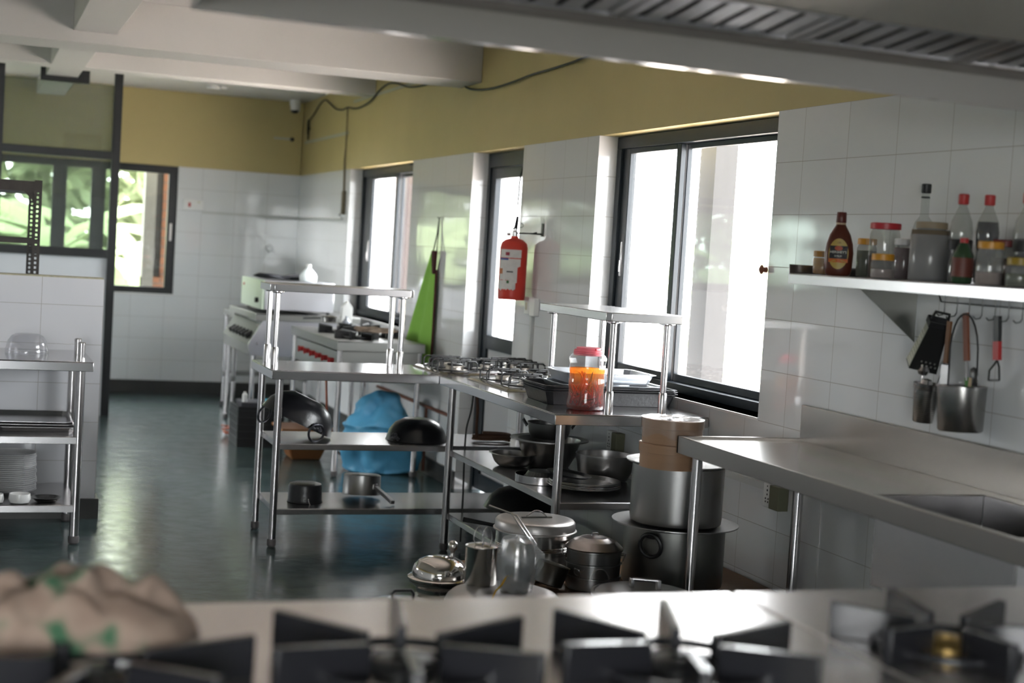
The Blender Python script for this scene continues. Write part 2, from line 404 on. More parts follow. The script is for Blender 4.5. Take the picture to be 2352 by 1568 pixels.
# ---- windows in the window wall
def slider(name, y0, y1, z0, z1, left_stile, meet, handle_z):
    """dark aluminium sliding window in the x~.12 plane"""
    m = MB(); X0, X1 = 0.10, 0.185
    m.box(X0, y0, z1-0.06, X1, y1, z1); m.box(X0, y0, z0, X1, y1, z0+0.04)
    m.box(X0, y1-0.055, z0+0.04, X1, y1, z1-0.06); m.box(X0, y0, z0+0.04, X1, y0+0.05, z1-0.06)
    root = tag(m.build(name, ALU_DK, bevel=0.003), kind='structure')
    f = MB()
    f.box(0.115, y1-left_stile, z0+0.04, 0.14, y1-0.055, z1-0.06)
    f.box(0.115, meet, z0+0.04, 0.14, meet+0.045, z1-0.06)
    f.box(0.115, meet+0.045, z0+0.04, 0.14, y1-left_stile, z0+0.075); f.box(0.115, meet+0.045, z1-0.085, 0.14, y1-left_stile, z1-0.06)
    sash = f.build('sash_frame', ALU_DK, root, bevel=0.003)
    B(0.126, meet+0.02, z0+0.06, 0.130, y1-left_stile+0.02, z1-0.07).build('window_pane', GLASSW, sash)
    h = MB(); h.box(0.108, y1-left_stile+0.02, handle_z, 0.115, y1-left_stile+0.037, handle_z+0.17); h.box(0.102, y1-left_stile+0.024, handle_z+0.02, 0.108, y1-left_stile+0.034, handle_z+0.08)
    h.build('window_handle', POLE, sash, bevel=0.002)
    g = MB(); g.box(0.15, y0+0.05, z0+0.04, 0.175, y0+0.10, z1-0.06); g.box(0.15, meet-0.0, z0+0.04, 0.175, meet+0.04, z1-0.06)
    g.box(0.15, y0+0.10, z0+0.04, 0.175, meet, z0+0.075); g.box(0.15, y0+0.10, z1-0.085, 0.175, meet, z1-0.06)
    s2 = g.build('sash_frame', ALU_DK, root, bevel=0.003)
    B(0.161, y0+0.08, z0+0.06, 0.165, meet+0.02, z1-0.07).build('window_pane', GLASSW, s2)
    return root
slider('window_1', 0.20, 1.985, 0.92, 2.108, 0.135, 1.285, 1.42)
slider('window_2', 5.36, 7.255, 0.92, 2.108, 0.30, 6.18, 1.36)
# narrow glazed door between the two windows
m = MB(); m.box(0.10, 3.945, 0, 0.16, 3.995, 2.108); m.box(0.10, 3.075, 0, 0.16, 3.125, 2.108); m.box(0.10, 3.125, 2.02, 0.16, 3.945, 2.108)
door = tag(m.build('door_1', ALU_DK, bevel=0.003), kind='structure')
m = MB(); m.box(0.11, 3.865, 0.02, 0.15, 3.943, 2.018); m.box(0.11, 3.127, 0.02, 0.15, 3.20, 2.018); m.box(0.11, 3.20, 0.90, 0.15, 3.865, 0.985); m.box(0.11, 3.20, 1.95, 0.15, 3.865, 2.018); m.box(0.11, 3.20, 0.02, 0.15, 3.865, 0.12)
leaf = m.build('door_leaf', ALU_DK, door, bevel=0.003)
B(0.128, 3.19, 0.98, 0.132, 3.87, 1.96).build('door_pane', GLASSW, leaf)
tag(B(0.126, 3.19, 0.11, 0.134, 3.87, 0.91).build('door_panel', mat('grey_door_panel', (0.42, 0.42, 0.43), 0.4), leaf), 'grey lower panel')

# ---- windows in the back wall
def back_window(name, x0, x1, sash=False):
    m = MB(); Y0, Y1 = YB+0.03, YB+0.10; z0, z1 = 0.925, 2.108
    m.box(x0, Y0, z1-0.07, x1, Y1, z1); m.box(x0, Y0, z0, x1, Y1, z0+0.06); m.box(x0, Y0, z0+0.06, x0+0.045, Y1, z1-0.07); m.box(x1-0.08, Y0, z0+0.06, x1, Y1, z1-0.07)
    r = tag(m.build(name, ALU_BK, bevel=0.003), kind='structure')
    B(x0+0.03, YB+0.06, z0+0.04, x1-0.06, YB+0.064, z1-0.05).build('window_pane', GLASSW, r)
    if sash: B(x1-0.055, YB+0.022, 1.42, x1-0.035, YB+0.03, 1.58).build('window_handle', mat('bare_aluminium', (0.5, 0.48, 0.46), 0.4, 0.9), r, bevel=0.002)
back_window('window_3', -1.83, -1.14, True)
back_window('window_4', -2.17, -1.83)
back_window('window_5', -3.30, -2.17)
back_window('window_6', -4.50, -3.30)
back_window('window_7', -5.90, -4.50)
struct(B(XL, YB-0.008, 0.912, -1.135, YB+0.03, 0.925), 'trim_8', SILL)
# unseen front and left windows, added and sized for the light they admit
m = MB()
for x in (-4.9, -3.8, -2.7): m.box(x, YF-0.14, 0.4, x+0.05, YF-0.08, 2.11)
m.box(-4.9, YF-0.14, 0.4, -2.65, YF-0.08, 0.45); m.box(-4.9, YF-0.14, 2.06, -2.65, YF-0.08, 2.11)
r = tag(m.build('unseen_window_8', ALU_DK), kind='structure'); B(-4.87, YF-0.112, 0.43, -2.67, YF-0.108, 2.08).build('window_pane', GLASSW, r)
m = MB()
for y in (3.9, 5.2, 6.55): m.box(XL-0.14, y, 0.92, XL-0.08, y+0.05, 2.11)
m.box(XL-0.14, 3.9, 0.92, XL-0.08, 6.6, 0.97); m.box(XL-0.14, 3.9, 2.06, XL-0.08, 6.6, 2.11)
r = tag(m.build('unseen_window_9', ALU_BK), kind='structure'); B(XL-0.112, 3.93, 0.95, XL-0.108, 6.57, 2.08).build('window_pane', GLASSW, r)

# ---- glazed partition (y = 7.44) with its low wall, and the tiled half wall nearer
struct(B(XL, 7.46, 0, -1.895, 7.56, 1.262), 'wall_partition', WPAINT)
m = MB(); Y0, Y1 = 7.43, 7.50
m.box(-1.897, Y0, 0, -1.832, Y1, ZC)
m.box(XL, Y0, 2.045, -1.897, Y1, 2.108); m.box(XL, Y0, 1.264, -1.897, Y1, 1.333)
for x in (-2.785, -3.68, -4.6, -5.5): m.box(x, Y0, 1.333, x+0.065, Y1, 2.045); m.box(x, Y0, 2.108, x+0.065, Y1, ZC)
m.box(-2.46, Y0-0.004, 2.622, -2.09, Y1, 2.664); m.box(-2.46, Y0-0.004, 2.664, -2.422, Y1, ZC); m.box(-2.178, Y0-0.004, 2.664, -2.09, Y1, ZC)
part = tag(m.build('window_10', ALU_BK, bevel=0.002), kind='structure')
xs = [-1.897, -2.72, -2.785, -3.615, -3.68, -4.535, -4.6, -5.435, -5.5, XL]
for i in range(0, 10, 2):
    B(xs[i+1]-0.0, 7.462, 1.33, xs[i]+0.0, 7.468, 2.05).build('partition_pane', GLASSG, part)
    if i == 0: B(xs[1], 7.462, 2.10, xs[0], 7.468, 2.63).build('partition_pane', GLASSG, part)
    else: B(xs[i+1], 7.462, 2.10, xs[i], 7.468, ZC).build('partition_pane', GLASSG, part)
m = MB(); m.mi = 0; m.box(XL, 3.02, 0.10, -2.262, 3.16, 1.238); m.mi = 1; m.box(XL, 3.024, 1.238, -2.266, 3.158, 1.244)
struct(m, 'wall_half', [T_H, mat('chipped_cream_edge', (0.45, 0.42, 0.3), 0.7, var=0.5, vscale=40)], smooth=0)
struct(B(XL, 3.008, 0, -2.245, 3.172, 0.104), 'baseboard_half', BASE)

# ---- outside: pillars, brickwork, ground, foliage
struct(B(0.24, -20, -0.6, 30, 30, -0.5), 'ground_right', mat('pale_paving', (0.62, 0.54, 0.50), 0.9, var=0.15, vscale=1))  # kept pale to bounce light up through the windows
struct(B(-30, YF-0.3, -0.6, XL-0.3, YB+0.25, -0.5), 'ground_left', mat('dark_earth', (0.13, 0.13, 0.10), .9))  # darkened to cut the light bounced in from the left
struct(B(-30, YB+0.25, -0.6, 0.24, 40, -0.5), 'ground_back', mat('dark_earth', (0.16, 0.17, 0.11), .9))
struct(B(-30, YF-20, -0.6, 0.24, YF-0.3, -0.5), 'ground_front', mat('dark_earth', (0.13, 0.13, 0.10)))  # kept dark to limit upward bounce through the front window
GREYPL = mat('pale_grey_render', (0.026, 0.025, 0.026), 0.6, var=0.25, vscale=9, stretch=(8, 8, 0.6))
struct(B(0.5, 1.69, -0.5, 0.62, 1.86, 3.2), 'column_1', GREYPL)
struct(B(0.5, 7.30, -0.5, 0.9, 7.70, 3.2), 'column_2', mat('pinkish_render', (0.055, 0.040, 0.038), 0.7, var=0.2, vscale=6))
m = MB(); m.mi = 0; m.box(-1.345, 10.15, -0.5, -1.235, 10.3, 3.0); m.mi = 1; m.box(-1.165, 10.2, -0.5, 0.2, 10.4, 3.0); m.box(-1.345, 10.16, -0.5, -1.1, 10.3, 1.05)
m.mi = 2; m.box(-1.235, 10.22, 1.05, -1.165, 10.3, 3.0)  # dark strip between the column and the brickwork
struct(m, 'wall_outside', [mat('pale_column_paint', (0.085, 0.085, 0.075), 0.8, var=0.2), BRICK, mat('dark_render', (0.022, 0.022, 0.020), 0.8, var=0.4, vscale=5)], smooth=0)

def banana_leaf(mb, base, az, L, Wd, up, droop):
    d = Vector((math.cos(az), math.sin(az), 0)); sd = Vector((-math.sin(az), math.cos(az), 0)); n = 10
    rows = []
    for i in range(n+1):
        t = i/n
        p = Vector(base)+d*(L*(t*0.9-0.18*t*t*droop))+Vector((0, 0, up*L*t-droop*L*t*t))
        wdt = Wd*math.sin(PI*min(1, t*0.93+0.05))**0.6*(0.25+0.75*min(1, t*3))
        tear = 1-0.18*random.random()
        rows.append([mb.bm.verts.new(p+sd*wdt*s_*tear+Vector((0, 0, -abs(s_)*wdt*0.28+0.05*wdt*math.sin(9*t+s_)))) for s_ in (-1, -0.5, 0, 0.5, 1)])
    for a, b in zip(rows, rows[1:]):
        for k in range(4): mb.bm.faces.new((a[k], a[k+1], b[k+1], b[k]))
def banana(x, y, h, n, label, seed):
    random.seed(seed)
    r = thing('banana_plant', (x, y, -0.5), label, 'plant', 'banana plants outside the back windows')
    MB().tube([(x, y, -0.5), (x+0.05, y, h*0.5), (x, y+0.05, h)], [0.14, 0.11, 0.06], 10).build('stem', STEM, r)
    for k in range(n):
        mb = MB(); az = 2*PI*k/n+random.uniform(-.4, .4)
        banana_leaf(mb, (x, y, h-0.2*random.random()), az, random.uniform(1.2, 1.9), random.uniform(0.22, 0.34), random.uniform(0.35, 1.0), random.uniform(0.5, 1.2))
        mb.build('leaf', LEAF, r, smooth=60)
BL = ['banana plant with broad leaves outside the clear back window', 'banana plant seen through the slotted rack at the far left',
      'banana plant seen through the middle of the green partition glass', 'banana plant beyond the right part of the green partition glass',
      'banana plant farther left outside the back windows', 'low banana plant behind the clear back window sill', 'banana plant outside near the left end of the back wall', 'small banana plant between the partition mullions']
for i, (x, y, h, n) in enumerate([(-2.0, 12.6, 1.3, 11), (-3.4, 13.0, 1.1, 11), (-2.7, 13.9, 1.6, 11), (-1.6, 14.2, 1.0, 11), (-4.6, 12.9, 1.4, 11), (-1.9, 11.6, 0.3, 9), (-5.9, 12.6, 1.2, 10), (-3.0, 12.0, 0.3, 9)]):
    banana(x, y, h, n, BL[i], 100+i)
def hedge(name, x0, x1, y0, y1, z0, z1, n, s, label, seed, m_=None):
    random.seed(seed); mb = MB()
    for _ in range(n):
        p = Vector((random.uniform(x0, x1), random.uniform(y0, y1), z0+(z1-z0)*random.random()**1.2))
        a = Vector((random.gauss(0, 1), random.gauss(0, 1), random.gauss(0, .6))).normalized()*s*random.uniform(.6, 1.4)
        b = a.cross(Vector((random.gauss(0, 1), random.gauss(0, 1), random.gauss(0, 1)))).normalized()*s*0.4
        v = [mb.bm.verts.new(q) for q in (p-a, p+b, p+a, p-b)]; mb.bm.faces.new(v)
    return tag(mb.build(name, m_ or LEAF2, smooth=0), label, 'foliage', kind='stuff')
hedge('tree_foliage', -9, 0.5, 15.5, 18, -0.5, 4.0, 5200, 0.26, 'dense green foliage beyond the banana plants', 5)
hedge('tree_foliage', 7, 10, -1, 20, -0.5, 1.9, 3000, 0.16, 'pale washed-out foliage outside the large window', 6)
hedge('tree_foliage', -16, -13, -6, 12, -0.5, 2.2, 2500, 0.3, 'green foliage outside the left wall window', 8)
random.seed(11)
for k, (x, y, lb) in enumerate([(6.2, 9.6, 'slim bare tree outside the large window, left branch'), (6.6, 8.1, 'slim bare tree outside the large window, right one')]):
    t = thing('slim_tree', (x, y, -0.5), lb, 'tree', 'thin trees outside the large window')
    pts = [(x, y, -0.5), (x+.1, y-.1, .5), (x-.05, y+.1, 1.1), (x+.15, y-.2, 1.9)]
    MB().tube(pts, [.05, .04, .03, .015], 7).build('trunk', STEM, t)
    MB().tube([pts[1], (x-.2, y+.5, 1.2), (x-.1, y+.7, 1.7)], [.025, .018, .008], 6).build('branch', STEM, t)
h = thing('house', (24, 32, -0.5), 'distant white house with a red tiled roof seen through the large window', 'house')
B(20, 30, -0.5, 30, 36, 1.2).build('wall', mat('white_house_wall', (0.8, 0.8, 0.78), 0.8), h)
MB().prism([(19.4, 29.6, 1.2), (30.6, 29.6, 1.2), (25, 33, 2.4)], (0, 7, 0)).build('roof', mat('red_roof_tile', (0.5, 0.16, 0.1), 0.8), h)

# ================================================================== WORK TABLES
def leg(parent, x, y, ztop, r=0.019, zb=0.0, foot=True, m_=POLE):
    o = MB().tube([(x, y, zb+0.035), (x, y, ztop)], r, 16).build('leg', m_, parent)
    if foot:
        MB().lathe([(0, 0), (r*0.8, 0), (r*1.15, 0.008), (r*1.22, 0.03), (r*1.05, 0.04), (0, 0.04)], (x, y, zb), 16).build('foot', mat('grey_plastic_foot', (0.12, 0.11, 0.11), 0.5), o)
    return o
def top_slab(mb, x0, y0, x1, y1, z, h=0.042, t=0.004):
    """folded sheet top: flat sheet with an apron on all sides"""
    mb.box(x0, y0, z-t, x1, y1, z)
    mb.box(x0, y0, z-h, x1, y0+t, z-t); mb.box(x0, y1-t, z-h, x1, y1, z-t); mb.box(x0, y0+t, z-h, x0+t, y1-t, z-t); mb.box(x1-t, y0+t, z-h, x1, y1-t, z-t)
    return mb
def shelf_obj(parent, x0, y0, x1, y1, z, h=0.030):
    return top_slab(MB(), x0, y0, x1, y1, z, h, 0.003).build('shelf', STEEL, parent, bevel=0.0015)

TZ = 0.872
t1 = thing('work_table', (-0.78, 2.49, 0), 'stainless steel work table with two undershelves, running across under the far hob', 'table')
top_slab(MB(), -1.53, 2.2, -0.012, 2.78, TZ, 0.045).build('table_top', STEEL_T, t1, bevel=0.0025)
for x, y in ((-1.48, 2.26), (-1.48, 2.72), (-0.055, 2.27), (-0.055, 2.72)): leg(t1, x, y, TZ-0.04)
shelf_obj(t1, -1.47, 2.25, -0.04, 2.73, 0.51); shelf_obj(t1, -1.47, 2.25, -0.04, 2.73, 0.19)
t2 = thing('work_table', (-0.35, 1.4, 0), 'stainless steel work table along the window wall, carrying the jar and baking trays', 'table')
top_slab(MB(), -0.69, 0.6, -0.006, 2.197, TZ, 0.045).build('table_top', STEEL_T, t2, bevel=0.0025)
for x, y in ((-0.64, 2.13), (-0.64, 0.66), (-0.055, 0.66), (-0.055, 2.13)): leg(t2, x, y, TZ-0.04)
shelf_obj(t2, -0.63, 0.65, -0.04, 2.14, 0.505); shelf_obj(t2, -0.63, 0.65, -0.04, 2.14, 0.19)

def overshelf(x0, y0, x1, y1, ztop, posts, label):
    r = thing('table_overshelf', ((x0+x1)/2, (y0+y1)/2, TZ), label, 'shelf', 'raised shelves on the work tables')
    c = 0.018
    poly = [(x0+c, y0), (x1-c, y0), (x1, y0+c), (x1, y1-c), (x1-c, y1), (x0+c, y1), (x0, y1-c), (x0, y0+c)]
    m = MB(); m.prism([(x, y, ztop-0.036) for x, y in poly], (0, 0, 0.036)); m.build('shelf', STEEL, r, bevel=0.003)
    for x, y in posts:
        p = MB().tube([(x, y, TZ+0.085), (x, y, ztop-0.04)], 0.0135, 16).build('post', POLE, r)
        MB().lathe([(0, 0), (0.0185, 0), (0.0185, 0.082), (0.0155, 0.092), (0, 0.092)], (x, y, TZ+0.0005), 20).build('sleeve', POLE, p)
        MB().lathe([(0, 0), (0.018, 0), (0.034, 0.006), (0.034, 0.011), (0, 0.011)], (x, y, ztop-0.047), 20).build('flange', STEEL, p)
    return r
overshelf(-1.52, 2.40, -0.785, 2.71, 1.28, [(-1.475, 2.455), (-1.475, 2.655), (-0.83, 2.455), (-0.83, 2.655)], 'long raised steel shelf on four posts, on the far table')
overshelf(-0.50, 0.575, -0.15, 1.37, 1.288, [(-0.445, 0.64), (-0.205, 0.64), (-0.445, 1.31), (-0.205, 1.31)], 'raised steel shelf on four posts above the jar and trays')

# ------------------------------------------------------------------ hobs let onto the tables
HOBG = mat('hob_glass_black', (0.03, 0.03, 0.032), 0.12, coat=0.5)
HOBS = mat('hob_steel_plate', (0.52, 0.50, 0.50), 0.2, 1.0)
def hob(x0, y0, x1, y1, label, burners, name='gas_hob'):
    r = thing(name, ((x0+x1)/2, (y0+y1)/2, TZ), label, 'hob', 'gas hobs on the L-shaped tables')
    m = MB(); m.hexa([(x0, y0, TZ+.001), (x1, y0, TZ+.001), (x1, y1, TZ+.001), (x0, y1, TZ+.001), (x0+.018, y0+.018, TZ+.013), (x1-.018, y0+.018, TZ+.013), (x1-.018, y1-.018, TZ+.013), (x0+.018, y1-.018, TZ+.013)])
    m.build('hob_plate', HOBS, r, bevel=0.001)
    m = MB(); m.box(x0+.04, y0+.035, TZ+.013, x1-.04, y1-.035, TZ+.0145); m.build('inner_plate', mat('hob_matte_plate', (0.22, 0.21, 0.21), 0.3, 0.8), r)
    z = TZ+.0145
    for bx, by, br in burners:
        b = MB().lathe([(0, 0), (br*1.25, 0), (br*1.2, .006), (br*.9, .008), (br*.85, .018), (br, .019), (br, .026), (br*.6, .028), (0, .028)], (bx, by, z), 28).build('burner', mat('burner_ring_metal', (0.42, 0.38, 0.34), 0.35, 0.9), r)
        MB().lathe([(0, 0), (br*.72, 0), (br*.78, .005), (br*.7, .008), (0, .009)], (bx, by, z+.028), 24).build('burner_cap', IRON, b)
        w = MB(); k = 0.105; hz = z+0.052
        for s_ in (-1, 1):
            # two bent rod bridges, with feet
            w.tube([(bx-k, by+s_*.05, z), (bx-k, by+s_*.05, hz-.012), (bx-k+.012, by+s_*.05, hz), (bx+k-.012, by+s_*.05, hz), (bx+k, by+s_*.05, hz-.012), (bx+k, by+s_*.05, z)], .0042, 8)
        for s_ in (-1, 1):
            w.tube([(bx+s_*.045, by-k+.01, z), (bx+s_*.045, by-k+.01, hz-.01), (bx+s_*.045, by-k+.022, hz), (bx+s_*.045, by-.035, hz)], .0042, 8)
            w.tube([(bx+s_*.045, by+k-.01, z), (bx+s_*.045, by+k-.01, hz-.01), (bx+s_*.045, by+k-.022, hz), (bx+s_*.045, by+.035, hz)], .0042, 8)
        w.ring((bx, by, z+.006), .112, .0042, 'z', 28, 6)
        w.build('pan_support', IRON, r)
    return r
hob(-0.695, 2.215, -0.05, 2.70, 'wide steel gas hob on the far table beside the green apron', [(-0.55, 2.56, .040), (-0.57, 2.34, .052), (-0.36, 2.46, .034), (-0.18, 2.57, .04), (-0.2, 2.34, .045)])
hob(-0.605, 1.45, -0.08, 2.03, 'steel gas hob behind the blackened baking trays', [(-0.47, 1.86, .045), (-0.22, 1.88, .04), (-0.45, 1.60, .038), (-0.22, 1.62, .045)])

# ------------------------------------------------------------------ jar of pickled chillies
JX, JY = -0.485, 0.790
j = thing('pickle_jar', (JX, JY, TZ+.0005), 'large clear plastic jar of red chillies in orange liquid with a pink lid', 'jar')
prof = [(0.066, 0), (0.078, .006), (0.080, .022), (0.076, .05), (0.0745, .07), (0.0735, .088), (0.0755, .094), (0.0755, .118), (0.0735, .124), (0.0735, .150), (0.0755, .156), (0.0755, .182), (0.074, .188), (0.0755, .194), (0.0785, .204), (0.0785, .214), (0.071, .226), (0.061, .232), (0.060, .238)]
MB().lathe([(0, 0)]+prof, (JX, JY, TZ+.001), 48).build('jar_body', JARCLR, j, smooth=60)
liq = bpy.data.materials.new('orange_pickling_oil'); liq.use_nodes = True; n, l = liq.node_tree.nodes, liq.node_tree.links; n.clear()
tc = n.new('ShaderNodeTexCoord'); sx = n.new('ShaderNodeSeparateXYZ'); l.new(tc.outputs['Object'], sx.inputs[0])
mr = n.new('ShaderNodeMapRange'); l.new(sx.outputs['Z'], mr.inputs['Value']); mr.inputs['From Min'].default_value = 0.03; mr.inputs['From Max'].default_value = 0.15
cr = n.new('ShaderNodeValToRGB'); cr.color_ramp.elements[0].color = (0.50, 0.07, 0.035, 1); cr.color_ramp.elements[1].color = (0.98, 0.50, 0.08, 1)
l.new(mr.outputs[0], cr.inputs['Fac'])
tr_ = n.new('ShaderNodeBsdfTransparent'); tl_ = n.new('ShaderNodeBsdfTranslucent'); df_ = n.new('ShaderNodeBsdfDiffuse')
for q_ in (tr_, tl_, df_): l.new(cr.outputs['Color'], q_.inputs['Color'])
ma = n.new('ShaderNodeMixShader'); ma.inputs[0].default_value = .3; l.new(tl_.outputs[0], ma.inputs[1]); l.new(df_.outputs[0], ma.inputs[2])
mb_ = n.new('ShaderNodeMixShader'); mb_.inputs[0].default_value = .20; l.new(tr_.outputs[0], mb_.inputs[1]); l.new(ma.outputs[0], mb_.inputs[2])
ou_ = n.new('ShaderNodeOutputMaterial'); l.new(mb_.outputs[0], ou_.inputs['Surface'])
MB().lathe([(0, .004)]+[(r-.002, z if z else .004) for r, z in prof[:13] if z <= .17]+[(0.0735, .171), (0, .171)], (JX, JY, TZ+.001), 48).build('pickling_liquid', liq, j, smooth=60)
CHILI = mat('red_chilli_skin', (0.62, 0.05, 0.02), 0.3)
CHILIS = []
random.seed(21)
ch = MB(); ch2 = MB()
for k in range(46):
    a = random.uniform(0, 2*PI); rr = random.uniform(.02, .068); z0 = TZ+.012+random.random()*.03
    tilt = random.uniform(0.2, 1.3); L = random.uniform(.05, .10)
    if k < 9: tilt = random.uniform(0, .45); z0 += .045; L = .085; rr *= .6
    d = Vector((math.cos(a+2)*math.sin(tilt), math.sin(a+2)*math.sin(tilt), math.cos(tilt)))
    p0 = Vector((JX+rr*math.cos(a), JY+rr*math.sin(a), z0)); pts = []
    q = Vector((random.uniform(-.3, .3), random.uniform(-.3, .3), 0))
    for i in range(6):
        pt = p0+d*L*i/5+q*L*(i/5)**2; v = pt-Vector((JX, JY, pt.z))
        if v.length > .067: pt = Vector((JX, JY, pt.z))+v.normalized()*.067
        pt.z = min(pt.z, TZ+.158); pts.append(pt)
    (ch if k % 5 else ch2).tube(pts, [.0048, .0056, .005, .004, .0028, .001], 7)
tag(ch.build('chillies', CHILI, j), kind='stuff')
tag(ch2.build('green_chillies', mat('olive_chilli_skin', (0.20, 0.16, 0.04), 0.4), j), kind='stuff')
PINK = mat('pink_lid_plastic', (0.86, 0.17, 0.22), 0.4)
lid = MB().lathe([(0, .258), (.049, .258), (.051, .256), (.051, .249), (.059, .248), (.061, .245), (.061, .241), (.059, .240), (.062, .239), (.062, .234), (.060, .233), (.062, .232), (.062, .226), (.0605, .225)], (JX, JY, TZ+.001), 48).build('jar_lid', PINK, j, smooth=30)
B(JX+.008, JY-.0525, TZ+.249, JX+.013, JY-.050, TZ+.257).build('lid_tab', mat('red_lid_tab', (.6, .02, .02), .4), lid)

# ------------------------------------------------------------------ baking trays on the near table
def tray(name, cx, cy, z, sx, sy, h, m_, label, cat='tray', group=None, rot=0.0, flare=0.018, rim=0.012, t=0.0015):
    o = MB(); a, b = sx/2, sy/2; a2, b2 = a-flare, b-flare
    def loop(x, y, zz, c): 
        return [(x-c, -y, zz), (x, -y+c, zz), (x, y-c, zz), (x-c, y, zz), (-x+c, y, zz), (-x, y-c, zz), (-x, -y+c, zz), (-x+c, -y, zz)]
    loops = [loop(a2, b2, 0, .02), loop(a, b, h, .025), loop(a+rim, b+rim, h+.001, .03), loop(a+rim, b+rim, h-.003, .03), loop(a+.001, b+.001, h-.003, .025), loop(a2-.0, b2-.0, 0.0+.0, .02)]
    loops = [loop(a2, b2, 0, .02), loop(a, b, h-.002, .025), loop(a+rim, b+rim, h-.002, .03), loop(a+rim, b+rim, h, .03), loop(a-t, b-t, h, .025), loop(a2-t, b2-t, t, .02)]
    rings = [[o.bm.verts.new(p) for p in lp] for lp in loops]
    for A, Bb in zip(rings, rings[1:]):
        for k in range(8): o.bm.faces.new((A[k], A[(k+1) % 8], Bb[(k+1) % 8], Bb[k]))
    o.bm.faces.new(rings[0][::-1]); o.bm.faces.new(rings[-1])
    ob = o.build(name, m_, local=True, smooth=25)
    ob.location = (cx, cy, z); ob.rotation_euler = (0, 0, rot)
    if label: tag(ob, label, cat, group)
    return ob
G = 'blackened baking trays stacked on the near table'
tray('baking_tray', -0.300, 1.09, TZ+.001, .60, .335, .058, TRAYB, 'deep black baking tray, lowest of the stack behind the jar', group=G, rot=-.02)
tray('baking_tray', -0.297, 1.095, TZ+.010, .60, .335, .058, TRAYB, 'black baking tray nested second from the bottom of the stack', group=G, rot=-.015)
tray('baking_tray', -0.300, 1.093, TZ+.019, .595, .335, .058, TRAYB, 'black baking tray with scratched rim, third up in the stack', group=G, rot=-.03)
t = tray('baking_tray', -0.345, 1.10, TZ+.030, .52, .33, .052, TRAYB, 'crooked black tray tipped up at the left of the stack', group=G, rot=.03)
tray('baking_tray', -0.285, 1.085, TZ+.036, .47, .29, .052, TRAYL, 'pale tin tray, lower of the two light ones on the black trays', group='pale baking tins on top of the black trays', rot=-.02)
tray('baking_tray', -0.300, 1.09, TZ+.0905, .40, .30, .047, TRAYL, 'pale tin tray on top of the whole stack under the raised shelf', group='pale baking tins on top of the black trays', rot=-.03)

# ------------------------------------------------------------------ bowls and tins on the shelf below
SZ = 0.506
def vessel(name, prof, c, m_, label, cat, group=None, t=.0015, rot=(0, 0, 0), seg=48):
    o = MB().lathe(shell(prof, t), (0, 0, 0), seg).build(name, m_, local=True, smooth=40)
    o.location = c; o.rotation_euler = rot
    return tag(o, label, cat, group)
BG = 'steel bowls on the middle shelf of the near table'
vessel('steel_bowl', [(.085, 0), (.10, .004), (.125, .05), (.146, .115), (.15, .13), (.182, .133), (.186, .128), (.186, .134)], (-0.305, 1.63, SZ), BOWLS, 'widest steel bowl with a broad rim, holding the small pan', 'bowl', BG)
sp = thing('small_pan', (-0.305, 1.64, SZ+.1305), 'small dark two-handled pan sitting in the widest steel bowl', 'pan')
MB().lathe(shell([(.07, 0), (.085, .004), (.097, .03), (.104, .075), (.106, .077)], .0015), (-0.305, 1.64, SZ+.1305), 40).build('pan_body', POT, sp)
for a in (2.7, -0.35):
    cx, cy = -0.305+.106*math.cos(a), 1.64+.106*math.sin(a); tx, ty = -math.sin(a), math.cos(a)
    MB().tube([(cx-.03*tx, cy-.03*ty, SZ+.185), (cx-.028*tx+.02*math.cos(a), cy-.028*ty+.02*math.sin(a), SZ+.215), (cx+.028*tx+.02*math.cos(a), cy+.028*ty+.02*math.sin(a), SZ+.215), (cx+.03*tx, cy+.03*ty, SZ+.185)], .004, 8).build('handle', IRON, sp)
vessel('steel_bowl', [(.055, 0), (.07, .004), (.088, .02), (.10, .045), (.105, .062), (.116, .064), (.117, .061)], (-0.485, 1.62, SZ), BOWLS, 'shallow steel bowl at the left of the middle shelf', 'bowl', BG)
vessel('steel_bowl', [(.085, 0), (.105, .006), (.122, .04), (.128, .085), (.130, .118), (.134, .119), (.134, .114)], (-0.185, 1.235, SZ), BOWLS, 'deep straight-sided steel bowl at the right of the middle shelf', 'bowl', BG)
vessel('cake_ring', [(.112, 0), (.115, .001), (.115, .034)], (-0.515, 1.17, SZ), POLE, 'shiny low steel cake tin at the front edge of the shelf', 'tin')
tp = MB()
for k in range(64):
    pass
pr = MB(); n_ = 64; rings = []
for rr, z in ((.066, 0), (.078, .022), (.084, .024), (.074, .0225), (.062, .002)):
    rings.append([pr.bm.verts.new((rr*(1+(.02 if k % 2 else -.02)*(z > 0))*math.cos(2*PI*k/n_), rr*(1+(.02 if k % 2 else -.02)*(z > 0))*math.sin(2*PI*k/n_), z)) for k in range(n_)])
for A, Bb in zip(rings, rings[1:]):
    for k in range(n_): pr.bm.faces.new((A[k], A[(k+1) % n_], Bb[(k+1) % n_], Bb[k]))
pr.bm.faces.new(rings[0][::-1]); pr.bm.faces.new(rings[-1])
o = pr.build('tart_tin', mat('dark_tart_tin', (.10, .10, .10), .35, .8), local=True, smooth=20); o.location = (-0.500, 1.185, SZ+.046); o.rotation_euler = (PI, 0, 0); o.location.z += 0
tag(o, 'dark fluted tart tin turned upside down in the low cake tin', 'tin')
vessel('steel_plate', [(.05, 0), (.07, .004), (.075, .012)], (-0.335, 1.385, SZ), POT_B, 'small shiny steel dish between the bowls', 'dish')
